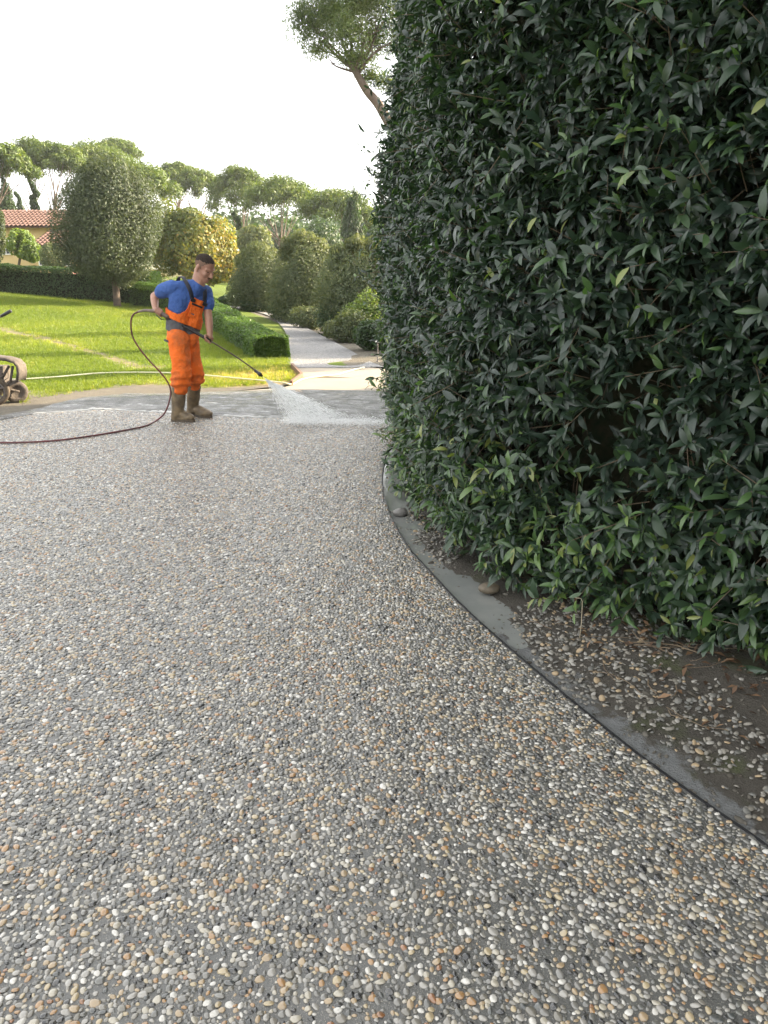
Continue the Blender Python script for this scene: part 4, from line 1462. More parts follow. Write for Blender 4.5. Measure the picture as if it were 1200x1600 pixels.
# ------------------------------------------------------------------ house and outbuilding
def tiled_roof(x0, x1, yf, zf, yr, zr, pitch=.24, thick=.07):
    mb = MB()
    n_ = int((x1 - x0) / pitch)
    s0, s1 = Vector((0, yf, zf)), Vector((0, yr, zr))
    rows = 9
    for i in range(n_):
        x = x0 + (i + .5) * pitch
        for j in range(rows):
            a, b = s0.lerp(s1, j / rows), s0.lerp(s1, (j + 1.12) / rows)
            vs = []
            for e, rr0, lift in ((a, pitch * .44, .03), (b, pitch * .36, .0)):
                for k_ in range(5):
                    w = math.pi * k_ / 4
                    vs.append((x + math.cos(w) * rr0, e.y, e.z + math.sin(w) * rr0 * .8 + lift + .02))
            mb.add(vs, [(k_, k_ + 1, k_ + 6, k_ + 5) for k_ in range(4)])
    return mb


D = 46.0
g0 = at(20, D)
house = thing('house', (g0.x, D, g0.z), 'ochre single-storey house with terracotta tiled roofs half hidden by garden trees', 'house')
xa, xb = at(-70, D).x, at(112, D).x
ze, zr = zof(353, D), zof(331, D + 3)
mb = MB()
mb.box(((xa + xb) / 2, D + 3, (ze + g0.z - .6) / 2), (xb - xa, 6, ze - g0.z + .6))
mb.add([(xb, D, ze), (xb, D + 3, zr - .1), (xb, D + 6, ze), (xa, D, ze), (xa, D + 3, zr - .1), (xa, D + 6, ze)], [(0, 1, 2), (3, 5, 4)])
mb.build('wall', M['ochre'], house)
mb = MB()
mb.add([(xa - .3, D - .5, ze - .12), (xb + .3, D - .5, ze - .12), (xb + .3, D + 3, zr), (xa - .3, D + 3, zr), (xb + .3, D + 6.5, ze - .12), (xa - .3, D + 6.5, ze - .12)], [(0, 1, 2, 3), (3, 2, 4, 5)])
rf = mb.build('roof', M['terracotta'], house)
t_ = tiled_roof(xa - .3, xb + .3, D - .55, ze - .10, D + 3, zr + .03).build('roof_tiles', M['terracotta'], rf, True)
t_['kind'] = 'stuff'
D2 = 43.2
xc, xd = at(60, D2).x, at(150, D2).x
z1, z2 = zof(383, D2), zof(360, D2 + 2.6)
mb = MB()
mb.box(((xc + xd) / 2, D2 + 1.4, (z1 + g0.z - .6) / 2), (xd - xc, 2.78, z1 - g0.z + .6))
mb.build('wing_wall', M['ochre'], house)
mb = MB()
mb.add([(xc - .25, D2 - .4, z1 - .1), (xd + .25, D2 - .4, z1 - .1), (xd + .25, D2 + 2.7, z2), (xc - .25, D2 + 2.7, z2)], [(0, 1, 2, 3)])
rf = mb.build('wing_roof', M['terracotta'], house)
tiled_roof(xc - .25, xd + .25, D2 - .45, z1 - .08, D2 + 2.7, z2 + .03).build('roof_tiles', M['terracotta'], rf, True)['kind'] = 'stuff'
for (u0, u1, v0, v1, dd) in ((62, 73, 396, 415, D2), (98, 108, 394, 416, D2), (4, 14, 372, 398, D), (40, 50, 372, 398, D)):
    a, b_ = PD(u0, v1, dd), PD(u1, v0, dd)
    cx, cz, ww, hh = (a.x + b_.x) / 2, (a.z + b_.z) / 2, b_.x - a.x, b_.z - a.z
    w0 = MB().box((cx, dd - .02, cz), (ww * .84, .05, hh * .88)).build('window', M['glass'], house)
    mb = MB()
    for sx_ in (-1, 1):
        mb.box((cx + sx_ * ww * .46, dd - .04, cz), (ww * .08, .1, hh))
    mb.box((cx, dd - .043, cz + hh * .47), (ww * .84, .09, hh * .06)); mb.box((cx, dd - .043, cz - hh * .47), (ww * .84, .09, hh * .06)); mb.box((cx, dd - .053, cz), (ww * .05, .06, hh * .88))
    mb.build('frame', M['whitep'], w0)
D3 = 47.0
g0 = at(262, D3)
ob = thing('outbuilding', (g0.x, D3, g0.z), 'low cream garden building with white eaves band behind the turning tree', 'building')
xa, xb = at(215, D3).x, at(300, D3).x
zt = zof(421, D3)
MB().box(((xa + xb) / 2, D3 + 2, (zt + g0.z - .6) / 2), (xb - xa, 4, zt - g0.z + .6)).build('wall', M['cream'], ob)
MB().box(((xa + xb) / 2, D3 + 2, zt + .14), (xb - xa + .6, 4.6, .28)).build('eaves', M['whitep'], ob)
b0 = MB().box((at(228, D3).x, D3 - .02, zt - .9), (.8, .05, 1.1)).build('window', M['glass'], ob)

# path lamp at the end of the concrete
p_ = P(590, 566)
l = thing('path_lamp', p_, 'short pale path lamp post on the verge beside the tall hedge', 'lamp')
mb = MB(); mb.disc(p_, (0, 0, 1), [(0, .0), (0, .03), (.02, .03), (.02, .012), (.36, .011), (.36, 0)], 10)
mb.build('post', M['greymetal'], l, True)
mb = MB(); mb.disc(p_ + Vector((0, 0, .35)), (0, 0, 1), [(0, 0), (0, .03), (.02, .045), (.03, .04), (.038, 0)], 12)
mb.build('lamp_head', M['whitep'], l, True)

# grass blades on the nearer lawn, one mass
def tuft_mesh(seed):
    r_ = np.random.default_rng(seed)
    mb = MB()
    for i in range(9):
        a = r_.uniform(0, 6.28); d0 = r_.uniform(0, .05)
        b0_ = Vector((math.cos(a * 3) * d0, math.sin(a * 3) * d0, 0))
        h_ = r_.uniform(.03, .07); ln = r_.uniform(.005, .035)
        dr = Vector((math.cos(a), math.sin(a), 0)); sd = Vector((-dr.y, dr.x, 0)) * .0028
        m1 = b0_ + dr * ln * .4 + Vector((0, 0, h_ * .6)); tp = b0_ + dr * ln + Vector((0, 0, h_))
        mb.add([b0_ - sd, b0_ + sd, m1 + sd * .8, m1 - sd * .8, tp], [(0, 1, 2, 3), (3, 2, 4)])
    me = mb.mesh('grass_tuft')
    me.materials.append(M['grassb'])
    return me


gc = variant_collection('grass_kinds', [tuft_mesh(i) for i in range(6)])
n = 90000
y_ = 8.3 + 22 * rng.random(n) ** 1.35
x_ = rng.uniform(-.60, .02, n) * y_
ok = (y_ > yl(x_) + .06) & (x_ < np.interp(y_, [10.8, 11.9, 13.1, 14.5, 20, 30], [-1.35, -1.3, -1.6, -1.75, -3.4, -9]))
x_, y_ = x_[ok], y_[ok]
off = y_ - yl(x_)
dd_ = np.abs(y_ - np.interp(x_, TX, TY))
bare = 1.7 * np.exp(-(off / (.5 + 1.3 * sstep(-2.4, -4.6, x_))) ** 2.5) + .7 * np.exp(-(dd_ / .42) ** 2) * (x_ < TX[-1] + .5)
dryp = np.exp(-(((x_ + 1.9) / 1.0) ** 2 + ((y_ - 12.4) / 1.1) ** 2)) + .5 * np.exp(-(dd_ / .45) ** 2) * (x_ < TX[-1] + .5)
q = np.stack([x_, y_, 0 * x_], -1)
ok = rng.random(len(x_)) > bare * (1.0 + .35 * lump(q, 6)) + .45 * dryp
x_, y_, dryp, q = x_[ok], y_[ok], dryp[ok], q[ok]
n = len(x_)
sc = rng.uniform(.6, 1.25, n) * (1 + .035 * np.maximum(y_ - 10, 0))
gs = scatter('grass', np.column_stack([x_, y_, Z(x_, y_) + .002]), np.stack([rng.normal(0, .12, n), rng.normal(0, .12, n), rng.uniform(0, 6.28, n)], 1), np.stack([sc, sc, sc * rng.uniform(.6, 1.0, n)], 1), rng.integers(0, 6, n), np.clip(.45 + .15 * lump(q, 1.5) + .15 * rng.normal(size=n) + .5 * dryp, 0, 1), gc)
tag(gs, 'short sunlit grass growing on the lawn', 'grass')
#PART3

# ------------------------------------------------------------------ the worker
D0 = 8.2


def W(u, v, dy=0.0):
    return PD(u, v, D0 + dy)


man = thing('person', P(287, 658), 'man in orange bib overalls, blue t-shirt and muddy rubber boots aiming a pressure lance', 'person')
f_ = Vector((.60, -.80, 0)).normalized()        # where the chest faces
l_ = Vector((.80, .60, 0)).normalized()         # towards his left side
up_ = Vector((0, 0, 1))
hipR, hipL = W(279, 528, -.05), W(294, 529, .13)
kneeR, kneeL = W(283, 576, -.08), W(304, 577, .12)
BOOT = ((W(281, 603, -.02), P(305, 659.5), P(267, 658.5)), (W(304, 597, .20), P(332, 653.5), P(293, 649.5)))   # trouser hem, toe, heel
ankR, ankL = [hl_ + (t_ - hl_).normalized() * .085 + Vector((0, 0, .10)) for _, t_, hl_ in BOOT]
kneeR, kneeL = kneeR.lerp(BOOT[0][0], .15), kneeL.lerp(BOOT[1][0], .15)
waist, chest, neckb = W(283, 507, .05), W(293, 468, .06), W(309, 440, .07)
shR, shL = W(269, 449, -.03), W(321, 456, .17)
elR, wrR = W(241, 463, .12), W(243, 485, -.06)
elL, wrL = W(326, 497, .08), W(328, 525, -.01)
# lance line
g0, g1, noz = W(247, 487, -.10), W(326, 531, -.03), W(410, 588, .02)
axis = (g1 - g0).normalized()
# head frame
hf = Vector((.76, -.52, -.54)).normalized()
hl = up_.cross(hf).normalized()
hu = hf.cross(hl).normalized()
hl = -hl if hl.dot(l_) < 0 else hl
HC = W(319.5, 419, .05)
HS = 1.13
HR = Matrix((hf, hl, hu)).transposed()


def hd(x, y, z_):
    return HC + HR @ Vector((x, y, z_)) * HS


def hell(mb, c, r):
    mb.ell(hd(*c), [a * HS for a in r], HR, 18, 12)


def grip(mb, c, palm, sgn, a0, rg=.017, n_f=4, spread=.020):
    """Fist round the lance at c; palm = direction from the lance to the palm; fingers wrap by sgn."""
    p_ = (palm - axis * palm.dot(axis)).normalized()
    q_ = axis.cross(p_) * sgn
    def ang(t, r):
        return p_ * math.cos(t) * r + q_ * math.sin(t) * r
    mb.ell(c + p_ * (rg + .017), (.044, .030, .017), Matrix((axis, q_, p_)).transposed(), 14, 8)
    ends = [3.7, 4.1, 4.0, 3.4]
    for i in range(n_f):
        off = axis * ((i - 1.5) * spread * a0)
        prev, r_ = None, .0105
        for k_, t in enumerate(np.linspace(.5, ends[i], 5)):
            pt = c + off + ang(t, rg + .008)
            if prev is not None:
                mb.capsule(prev, pt, .0105 - .0006 * k_, .0100 - .0006 * k_, 8, 2)
            prev = pt
    st = c + p_ * (rg + .01) + axis * (-.036 * a0) - q_ * .015
    pts_ = [st, c + axis * (-.050 * a0) + ang(-1.1, rg + .012), c + axis * (-.040 * a0) + ang(-1.9, rg + .010), c + axis * (-.022 * a0) + ang(-2.5, rg + .009)]
    for a, b_ in zip(pts_[:-1], pts_[1:]):
        mb.capsule(a, b_, .0125, .0105, 8, 2)
    return c + p_ * (rg + .016)


mb = MB()
# head and neck
hell(mb, (-.012, 0, .040), (.098, .076, .082))
hell(mb, (.030, 0, -.015), (.064, .062, .085))
hell(mb, (.030, 0, -.072), (.052, .053, .040))
hell(mb, (.066, 0, -.092), (.020, .026, .018))
mb.capsule(hd(.088, 0, .012), hd(.114, 0, -.028), .0085 * HS, .0125 * HS)
mb.capsule(hd(.104, -.010, -.030), hd(.104, .010, -.030), .009 * HS, .009 * HS)
for sy in (-1, 1):
    mb.capsule(hd(.086, sy * .014, .026), hd(.070, sy * .048, .024), .011 * HS, .010 * HS)
    hell(mb, (.058, sy * .038, -.022), (.030, .022, .026))
    hell(mb, (-.010, sy * .079, -.006), (.020, .009, .033))
    hell(mb, (-.002, sy * .077, -.030), (.010, .008, .013))
mb.capsule(hd(.086, -.016, -.055), hd(.086, .016, -.055), .009 * HS, .009 * HS)
mb.capsule(hd(.083, -.014, -.066), hd(.083, .014, -.066), .009 * HS, .009 * HS)
mb.capsule(hd(-.030, 0, -.045), neckb - up_ * .04, .066, .072, 16)
mb.capsule(hd(.0, 0, -.07), neckb - up_ * .02 + f_ * .015, .052, .062, 16)
# trunk and limbs (one skin under the clothes)
for sy in (-1, 1):
    mb.capsule(neckb - up_ * .06, (shR if sy < 0 else shL) - up_ * .015, .05, .052)
    mb.capsule(chest + l_ * sy * .06, waist + l_ * sy * .05, .09, .09)
mb.capsule(chest, neckb - up_ * .05, .09, .06)
mb.capsule(waist, (hipR + hipL) / 2, .10, .09)
for sh, el, wr in ((shR, elR, wrR), (shL, elL, wrL)):
    mb.capsule(sh, el, .053, .041)
    mb.capsule(sh.lerp(el, .3), sh.lerp(el, .7), .049, .046)
    mb.capsule(el, el.lerp(wr, .35), .041, .042)
    mb.capsule(el.lerp(wr, .3), wr, .042, .028)
for hp, kn, an in ((hipR, kneeR, ankR), (hipL, kneeL, ankL)):
    mb.capsule(hp, kn, .075, .055)
    mb.capsule(kn, an, .050, .038)
# hands
pR = grip(mb, g0, (wrR - g0).normalized() + up_ * .5, 1, -1)
mb.capsule(wrR, pR, .028, .026)
pL = grip(mb, g1, Vector((.25, .55, .75)), -1, 1)
mb.capsule(wrL, pL, .027, .025)
body = link('body', remesh(mb, .0062, 3), M['skin'], man, True)
# eyes, brows, moustache, hair
for sy in (-1, 1):
    MB().ell(hd(.0835, sy * .031, .006), (.007, .009, .0042), HR).build('eye', M['dark'], man, True)
    MB().capsule(hd(.0915, sy * .014, .024), hd(.077, sy * .044, .027), .0048, .0030).build('eyebrow', M['hair'], man, True)
MB().capsule(hd(.0965, -.022, -.049), hd(.0965, .022, -.049), .0062, .0062).build('moustache', plain('short_moustache', (.10, .062, .045), .9, spec=.1), man, True)
mb = MB(); mb.ell(hd(-.012, 0, .0405), [q_ * HS for q_ in (.0988, .0768, .0828)], HR, 64, 48)
hair = mb.mesh('hair')
ih = HR.inverted()
def hairtest(c):
    q_ = ih @ (c - HC) / HS
    return q_.z > .074 - .55 * max(0, -q_.x - .005) + .45 * max(0, q_.x - .045) + .010 * noise.noise(q_ * 120)
keep_faces(hair, hairtest)
link('hair', hair, M['hair'], man, True)
mb = MB(); mb.ell(hd(-.012, 0, .0405), [q_ * HS for q_ in (.0984, .0764, .0824)], HR, 64, 48)
fade = keep_faces(mb.mesh('hair_fade'), lambda c: (lambda q_: .076 - .55 * max(0, -q_.x - .005) + .45 * max(0, q_.x - .045) > q_.z > .040 - .95 * max(0, -q_.x - .005) + 1.2 * max(0, q_.x - .035) - .045 * max(0, 1 - abs(q_.x - .016) / .018) + .006 * noise.noise(q_ * 120) and q_.z > -.07)(ih @ (c - HC) / HS))
link('hair_fade', fade, plain('faded_stubble', (.13, .085, .062), .9, (.20, .125, .09), 150, spec=.1), man, True)


def torso(mb, e=0.0, low=None):
    low = low or waist
    for sy in (-1, 1):
        mb.capsule(chest + l_ * sy * .080 + up_ * .02, low + l_ * sy * .062, .114 + e, .096 + e, 16)
    mb.capsule(chest + up_ * .0, chest + (neckb - chest) * .62, .115 + e, .085 + e, 16)
    for sh in (shR, shL):
        mb.capsule(neckb - up_ * .055, sh - up_ * .005, .070 + e, .068 + e, 14)
    mb.capsule(shR + (shL - shR) * .08 - up_ * .005, shL + (shR - shL) * .08 - up_ * .005, .072 + e, .072 + e, 16)
    return mb


def wrinkle(amp, fr, k0=0, vert=1.0):
    def fn(co, no):
        q_ = co * np.array([1, 1, vert])
        w = 1 - np.abs(lump(q_, fr, k0))
        return amp * (w - .5) + amp * .5 * lump(q_, fr * 2.2, k0 + 4)
    return fn


# t-shirt
mb = torso(MB())
for sh, el in ((shR, elR), (shL, elL)):
    mb.capsule(sh, sh.lerp(el, .36), .074, .078, 16, 5)
    mb.capsule(sh.lerp(el, .36), sh.lerp(el, .52), .078, .074, 16, 2)
mb.capsule(neckb - up_ * .07, neckb - up_ * .035, .085, .076, 16, 2)
link('t_shirt', remesh(mb, .009, 4, wrinkle(.011, 15, 3, .8)), M['blue'], man, True)
# trousers
mb = MB()
hc = (hipR + hipL) / 2
for sy in (-1, 1):
    mb.capsule(waist + l_ * sy * .050 - up_ * .10, hc + l_ * sy * .055, .102, .112, 16)
mb.ell(hc - f_ * .045, (.14, .105, .13), Matrix((l_, f_, up_)).transposed())
hemR, hemL = BOOT[0][0], BOOT[1][0]
for hp, kn, hm, w0 in ((hipR, kneeR, hemR, 1.0), (hipL, kneeL, hemL, .96)):
    mb.capsule(hp, kn, .112 * w0, .096 * w0, 16)
    mb.capsule(kn, kn.lerp(hm, .65), .100 * w0, .108 * w0, 16)
    mb.capsule(kn.lerp(hm, .65), hm, .108 * w0, .088 * w0, 16, 2)
def fold(co, no):
    low_ = np.clip((.62 - co[:, 2]) / .25, 0, 1)
    return wrinkle(.015, 12, 8, 1.2)(co, no) + wrinkle(.006, 26, 2, .6)(co, no) + low_ * .012 * np.sin(co[:, 2] * 95 + 3 * lump(co, 9, 2)) * np.clip(1 - low_ * .2, 0, 1)
tro = link('trousers', remesh(mb, .010, 4, fold), M['orange'], man, True)
# grey waist panel and bib, cut from a shell round the trunk
tw = (neckb - waist).normalized()
lw = (l_ - tw * l_.dot(tw)).normalized()
fw = lw.cross(tw).normalized()
if fw.dot(f_) < 0: fw = -fw
def loc(c):
    d = c - waist
    return d.dot(lw), d.dot(fw), d.dot(tw)
mb = torso(MB(), .016, waist - up_ * .12)
shell = remesh(mb, .007, 5, wrinkle(.003, 15, 3))
gw = keep_faces(shell.copy(), lambda c: -.10 < loc(c)[2] < .045)
for o_, m_ in ((link('waist_panel', gw, M['greycloth'], man, True), 0),):
    sm = o_.modifiers.new('s', 'SOLIDIFY'); sm.thickness = .006
CB = .03
def bibtest(c):
    s_, g_, t = loc(c)
    if t < .030 or t > .315: return False
    if t < .10: return True
    hwid = .085 + .10 * max(0, (.20 - t) / .12) ** 1.6
    return g_ > -.02 and abs(s_ - CB) < hwid
bib = keep_faces(shell.copy(), bibtest)
o_ = link('bib', bib, M['orange'], man, True)
sm = o_.modifiers.new('s', 'SOLIDIFY'); sm.thickness = .008; sm.offset = 1
# straps
def bibpt(s_, t, e=.0):
    best = None
    for v in shell.vertices:
        a = loc(v.co)
        if a[1] > 0:
            d_ = (a[0] - s_) ** 2 + (a[2] - t) ** 2
            if best is None or d_ < best[0]: best = (d_, v.co.copy(), v.normal.copy())
    return best[1] + best[2] * e
for sy, sh in ((-1, shR), (1, shL)):
    a = bibpt(CB + sy * .068, .29, .012)
    tp = sh.lerp(neckb, .42) + up_ * .078
    pts_ = spline([a, a.lerp(tp, .5) + fw * .045 + up_ * .012, tp, tp - fw * .12 - up_ * .07, waist + tw * .2 - fw * .145], 5)
    mb = MB(); mb.tube(pts_, .023, 8, True, .22, lw)
    st_ = mb.build('strap', M['navy'], man)
    MB().box(a + fw * .010, (.05, .012, .035), Matrix((lw, fw, tw)).transposed()).build('buckle', M['blackpl'], st_)
RB = Matrix((lw, fw, tw)).transposed()
pk = MB().box(bibpt(CB, .17, .010), (.115, .010, .10), RB).build('chest_pocket', M['orange'], man)
MB().box(bibpt(CB, .255, .010), (.12, .010, .018), RB).build('zip', M['blackpl'], man)
MB().box(bibpt(CB + .0, .215, .016), (.062, .008, .022), RB).build('pocket_flap', M['orange'], pk)
MB().box(bibpt(CB - .01, .155, .017), (.035, .006, .012), RB).build('label_patch', M['greycloth'], pk)
pp = W(262, 533, -.13)
MB().box(pp, (.075, .012, .020), Matrix.Rotation(.35, 3, 'Y')).build('side_pocket_trim', M['greycloth'], man)
# boots
for hm, toe, heel in BOOT:
    dr = (toe - heel); dr.z = 0; Lf = dr.length; dr.normalize()
    sd = up_.cross(dr)
    mb = MB()
    topb = hm + up_ * .05
    ank = heel + dr * .085 + up_ * .10
    mb.capsule(topb, ank.lerp(topb, .5), .076, .076, 16, 2)
    mb.capsule(ank.lerp(topb, .5), ank, .076, .062, 16)
    mb.capsule(ank, heel + dr * .06 + up_ * .06, .06, .055, 14)
    mb.capsule(ank, heel + dr * (Lf - .095) + up_ * .055, .058, .048, 14)
    mb.ell(heel + dr * (Lf - .085) + up_ * .05, (.085, .052, .045), Matrix((dr, sd, up_)).transposed())
    mb.ell(heel + dr * (Lf - .13) + up_ * .04, (.12, .050, .035), Matrix((dr, sd, up_)).transposed())
    me = remesh(mb, .008, 4, wrinkle(.004, 22, 6, 2.0))
    bo = link('boot', me, M['boot'], man, True)
    mb = MB()
    vs = []
    for z_ in (.0, .030):
        for t in np.linspace(0, 2 * math.pi, 24, endpoint=False):
            x = Lf / 2 + math.cos(t) * Lf / 2
            wd = (.050 if x > Lf * .55 else .040) * (1 if abs(math.cos(t)) < .9 else .95)
            p_ = heel + dr * x + sd * math.sin(t) * wd + up_ * z_
            vs.append(p_)
    mb.add(vs, [tuple(range(23, -1, -1)), tuple(range(24, 48))] + [(i, (i + 1) % 24, 24 + (i + 1) % 24, 24 + i) for i in range(24)])
    mb.build('sole', M['sole'], bo)

# ------------------------------------------------------------------ lance, hoses, spray
lan = thing('pressure_lance', g0, 'long dark pressure-washer lance held in both hands of the worker', 'pressure lance')
back = W(216, 487, -.06)
hb = W(236, 485.5, -.09)
mb = MB(); mb.tube(spline([back, W(226, 485, -.075), hb, g0, g0 + axis * .12], 4), [.012] * 4 + [.014] * 4 + [.018] * 4 + [.022] * 4 + [.020], 10)
mb.build('trigger_handle', plain('dusty_plastic', (.11, .085, .075), .6, (.20, .15, .12), 25), lan, True)
mb = MB(); mb.tube([g0 + axis * .05, g0 + axis * .10 - up_ * .035, g0 + axis * .03 - up_ * .06, g0 - axis * .03 - up_ * .045], .006, 8)
mb.build('trigger', M['blackpl'], lan, True)
mb = MB(); mb.tube([g0 + axis * .11, g0 + axis * .13, g1 - axis * .02, g1 + axis * .02], [.019, .017, .016, .014], 12)
mb.build('sleeve', M['blackpl'], lan, True)
e1 = W(400, 580, .02)
mb = MB(); mb.tube(spline([g1, W(366, 555.5, -.01), W(394, 575, .015), e1], 5), .0075, 10)
mb.build('pipe', plain('tarnished_steel', (.12, .075, .065), .4, (.06, .04, .035), 30, metal=.6), lan, True)
ax2 = (noz - e1).normalized()
mb = MB(); mb.disc(e1 - ax2 * .02, ax2, [(0, 0), (0, .014), (.02, .016), (.05, .016), (.052, .021), (.085, .021), (.09, .012), (.105, .011), (.105, 0)], 14)
mb.build('nozzle', M['blackpl'], lan, True)

hp = [W(216, 487, -.06), W(208, 492, -.06), W(204.5, 504, -.05), W(207, 525, -.04), W(217, 543, -.03), W(232, 562, -.02), W(250, 581, -.02), W(262, 597, -.02), W(266.5, 610, -.03), W(265, 625, -.04), W(258, 644, -.03)]
for u, v in ((246, 656), (228, 665), (205, 670.5), (180, 675), (140, 681.5), (90, 688), (40, 691), (0, 691.5), (-60, 690), (-130, 686), (-220, 676)):
    hp.append(P(u, v, .0135))
mb = MB(); sp = spline(hp, 8)
mb.tube(sp, .0088, 8)
tag(mb.build('hose', M['hose'], None, True), 'dark red rubber hose looping from the lance down onto the driveway', 'hose')

hp = []
for u, v in ((-60, 603), (0, 599), (38, 598), (90, 594.5), (150, 589), (200, 587.5), (262, 588), (322, 592), (364, 596), (412, 600.5), (440, 603.5)):
    p_ = P(u, v, .0); hp.append((p_.x, p_.y, Zf(p_.x, p_.y) + .055))
for u, v in ((457, 600), (472, 592.5), (500, 588), (525, 585.5), (548, 579), (569, 574)):
    hp.append(P(u, v, .018))
mb = MB(); mb.tube(spline(hp, 6), .0105, 8)
tag(mb.build('hose', M['palehose'], None, True), 'thin pale garden hose lying across the lawn and dry concrete', 'hose')

# spray: a fan of drops from the nozzle, and the mist it throws up along the ground
def drops(Pn, Dn, L, wd):
    n_ = len(Pn)
    Dn = norm(Dn)
    a = norm(np.cross(Dn, unit(n_)))
    b = np.cross(Dn, a)
    L = np.broadcast_to(L, (n_,))[:, None]; wd = np.broadcast_to(wd, (n_,))[:, None]
    V = np.stack([Pn - Dn * L, Pn + a * wd, Pn + Dn * L, Pn - a * wd], 1).reshape(-1, 3)
    return V, np.arange(4 * n_).reshape(n_, 4)


n = 7500
tip = np.array(noz + ax2 * .03)
A, B = np.array(P(452, 661)), np.array(P(548, 651))
w = np.clip(rng.beta(1.5, 1.5, n), 0, 1)
tgt = A + (B - A) * w[:, None] + rng.normal(0, .035, (n, 3)) * np.array([1, 1.6, 0])
t = rng.random(n) ** .75
Pn = tip + (tgt - tip) * t[:, None] + rng.normal(0, .010, (n, 3)) * t[:, None]
V1, F1 = drops(Pn, tgt - tip, rng.uniform(.008, .035, n), rng.uniform(.0007, .0016, n))
n2 = 11000
u_ = rng.beta(1.1, 1.7, n2)
C = np.array(P(448, 661)); E = np.array(P(640, 664))
Pm = C + (E - C) * u_[:, None] + rng.normal(0, 1, (n2, 3)) * np.array([.05, .10, 0])
Pm[:, 2] = np.abs(rng.normal(0, .045, n2)) * (1 - .55 * u_) + .004
V2, F2 = drops(Pm, np.array([.9, 0, .25]) + rng.normal(0, .4, (n2, 3)), rng.uniform(.003, .012, n2), rng.uniform(.0009, .0020, n2))
sp_ = link('water_spray', np_mesh('water_spray', np.concatenate([V1, V2]), np.concatenate([F1, F2 + len(V1)]), None, M['spray']))
tag(sp_, 'white fan of water spraying from the lance nozzle onto the cement', 'water spray', kind='stuff')
# line of foam where the wash meets the pebbles
mb = MB()
fx = np.linspace(-4.0, 1.6, 170)
fp = [Vector((x, float(yw(x)) + .012 * math.sin(x * 9) + .01 * rng.normal(), .004)) for x in fx]
mb.tube(fp, [max(.004, .010 + .006 * math.sin(x * 7) + .004 * rng.normal()) for x in fx], 6, True, 1.0)
tag(mb.build('foam', M['foam'], None, True), 'pale line of cement foam at the edge of the washed pebbles', 'foam', kind='stuff')

# ------------------------------------------------------------------ muddy wheeled machine at the left edge
c0 = P(2, 633)
mc = thing('washer_trolley', (c0.x, c0.y, 0), 'mud-caked wheeled washing machine at the left edge beside the driveway', 'machine')
R_ = wpx(22, c0.y)


def wheel(c, ax_, r, wdt, name='wheel', spokes=True):
    c, ax_ = Vector(c), Vector(ax_).normalized()
    mb = MB()
    mb.disc(c - ax_ * wdt / 2, ax_, [(0, r * .70), (0, r * .93), (wdt * .2, r), (wdt * .8, r), (wdt, r * .93), (wdt, r * .70), (0, r * .70)], 26)
    w0 = mb.build(name, M['sole'], mc, True)
    mb = MB()
    mb.disc(c - ax_ * wdt * .25, ax_, [(0, r * .60), (0, r * .72), (wdt * .5, r * .72), (wdt * .5, r * .60), (0, r * .60)], 24)
    mb.disc(c - ax_ * wdt * .4, ax_, [(0, 0), (0, r * .2), (wdt * .8, r * .2), (wdt * .8, 0)], 14)
    a = ax_.orthogonal().normalized(); b = ax_.cross(a)
    for k_ in range(5):
        w = k_ * 2 * math.pi / 5 + .3
        d = a * math.cos(w) + b * math.sin(w)
        mb.tube([c + d * r * .15, c + d * r * .65], r * .08, 6, True, .6)
    mb.build('rim', M['greymetal'], w0)
    return w0


axw = Vector((.35, -.94, 0))
wc = Vector((c0.x - .06, c0.y, R_ * .98))
wheel(wc, axw, R_, .07)
wheel(wc - axw * .55 + Vector((-.1, 0, 0)), axw, R_, .07)
# muddy drum lying in front
dc = P(24, 630); dr = wpx(17.5, dc.y)
mb = MB(); mb.disc(Vector((dc.x + .0, dc.y + .05, dr)), Vector((.55, -.83, .0)), [(-.09, 0), (-.09, dr * .9), (-.07, dr), (.05, dr), (.075, dr * .9), (.08, dr * .55), (.065, dr * .5), (.07, 0)], 24)
mb.build('drum', M['mud'], mc, True)
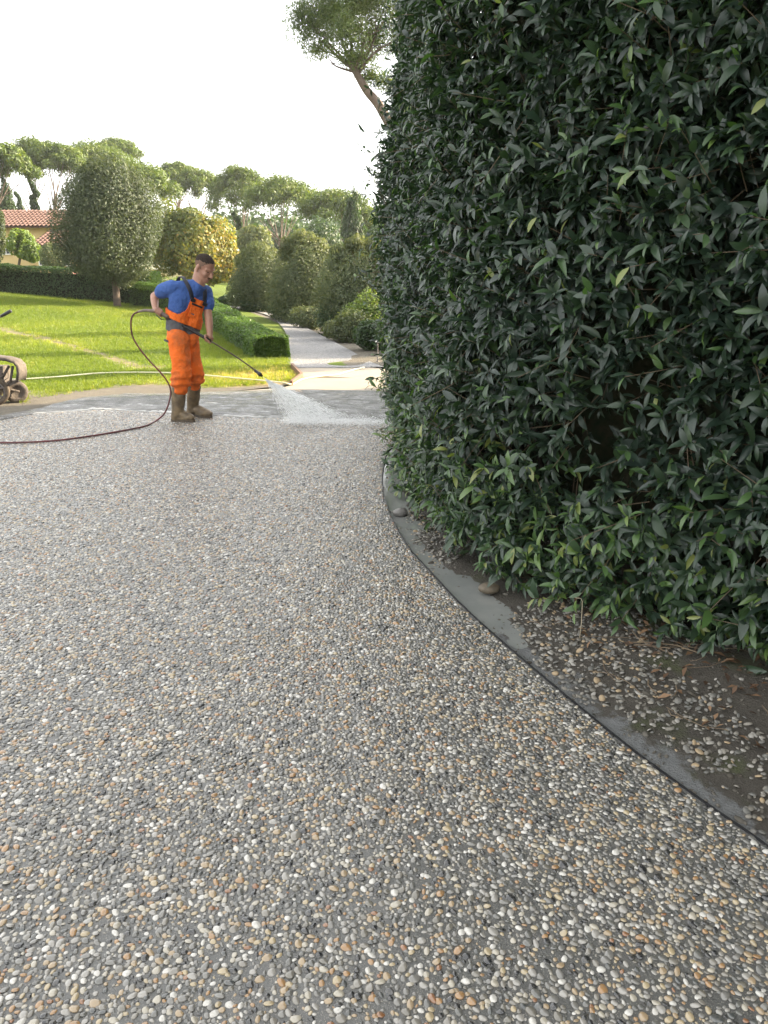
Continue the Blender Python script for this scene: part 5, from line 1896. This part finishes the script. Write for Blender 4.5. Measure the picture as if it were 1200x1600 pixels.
# curved shell over the wheels
fa, fb = PD(34, 612, c0.y + .1), PD(-60, 563, c0.y + .1)
prof = [(31, 597), (33, 583), (31, 572), (24, 565), (10, 561), (-10, 559), (-60, 558)]
vs, fs = [], []
for (u, v) in prof:
    for k_, (dy, sh) in enumerate(((-.05, 0), (-.03, -.015), (.15, -.015), (.17, 0))):
        p_ = PD(u, v, c0.y + .05)
        vs.append((p_.x, p_.y + dy, p_.z + (.02 if k_ in (1, 2) else 0)))
m_ = len(prof)
for i in range(m_ - 1):
    for k_ in range(3):
        fs.append((i * 4 + k_, i * 4 + k_ + 1, i * 4 + 5 + k_, i * 4 + 4 + k_))
mb = MB().add(vs, fs)
o_ = mb.build('fender', M['mud'], mc, True)
sm = o_.modifiers.new('s', 'SOLIDIFY'); sm.thickness = .03; sm.offset = -1
mb = MB()
for u0, v0, u1, v1 in ((20, 572, 14, 612), (14, 572, 4, 590), (-30, 600, 30, 612)):
    mb.tube([PD(u0, v0, c0.y + .12), PD(u1, v1, c0.y + .12)], .016, 8)
mb.tube([PD(12, 578, c0.y - .02), PD(13, 590, c0.y - .02), PD(4, 596, c0.y - .02)], .004, 6)
mb.build('frame', M['mud'], mc, True)
p0 = PD(-22, 588, c0.y + .22)
MB().box(p0, (.52, .22, .26)).build('engine', M['mud'], mc)
pa, pb, pc = PD(-55, 552, c0.y + .3), PD(-14, 502, c0.y + .25), PD(4, 493, c0.y + .25)
mb = MB(); mb.tube(spline([pa, PD(-40, 515, c0.y + .27), pb, pc], 5), .013, 8)
mb.build('handle', M['greymetal'], mc, True)
mb = MB(); mb.tube([PD(2, 494, c0.y + .25), PD(10, 489.5, c0.y + .25), PD(17.5, 485.5, c0.y + .25)], [.019, .020, .020], 10)
mb.build('handle_grip', M['blackpl'], mc, True)

# dry stalk standing in the bed
p_ = P(905, 1003)
mb = MB(); mb.tube([(p_.x, p_.y, -.01), (p_.x + .003, p_.y, .09), (p_.x + .001, p_.y + .005, .185), (p_.x - .006, p_.y + .005, .20), (p_.x - .03, p_.y + .005, .203)], [.0022, .0019, .0017, .0015, .001], 6)
tag(mb.build('dry_stalk', plain('straw', (.36, .31, .22), .7), None, True), 'single pale dry stalk standing upright in the soil before the hedge', 'stalk')

# ------------------------------------------------------------------ thin evening haze
k = NT('haze')
k.t.links.new(k.n('VolumePrincipled', Color=(.93, .95, .97, 1), Density=.00035, Anisotropy=.35).outputs[0], k.out.inputs['Volume'])
hz = MB().box((0, 182, 13.5), (560, 520, 31)).build('haze', k.m)
tag(hz, 'thin pale haze lying over the whole garden', 'haze', kind='stuff')
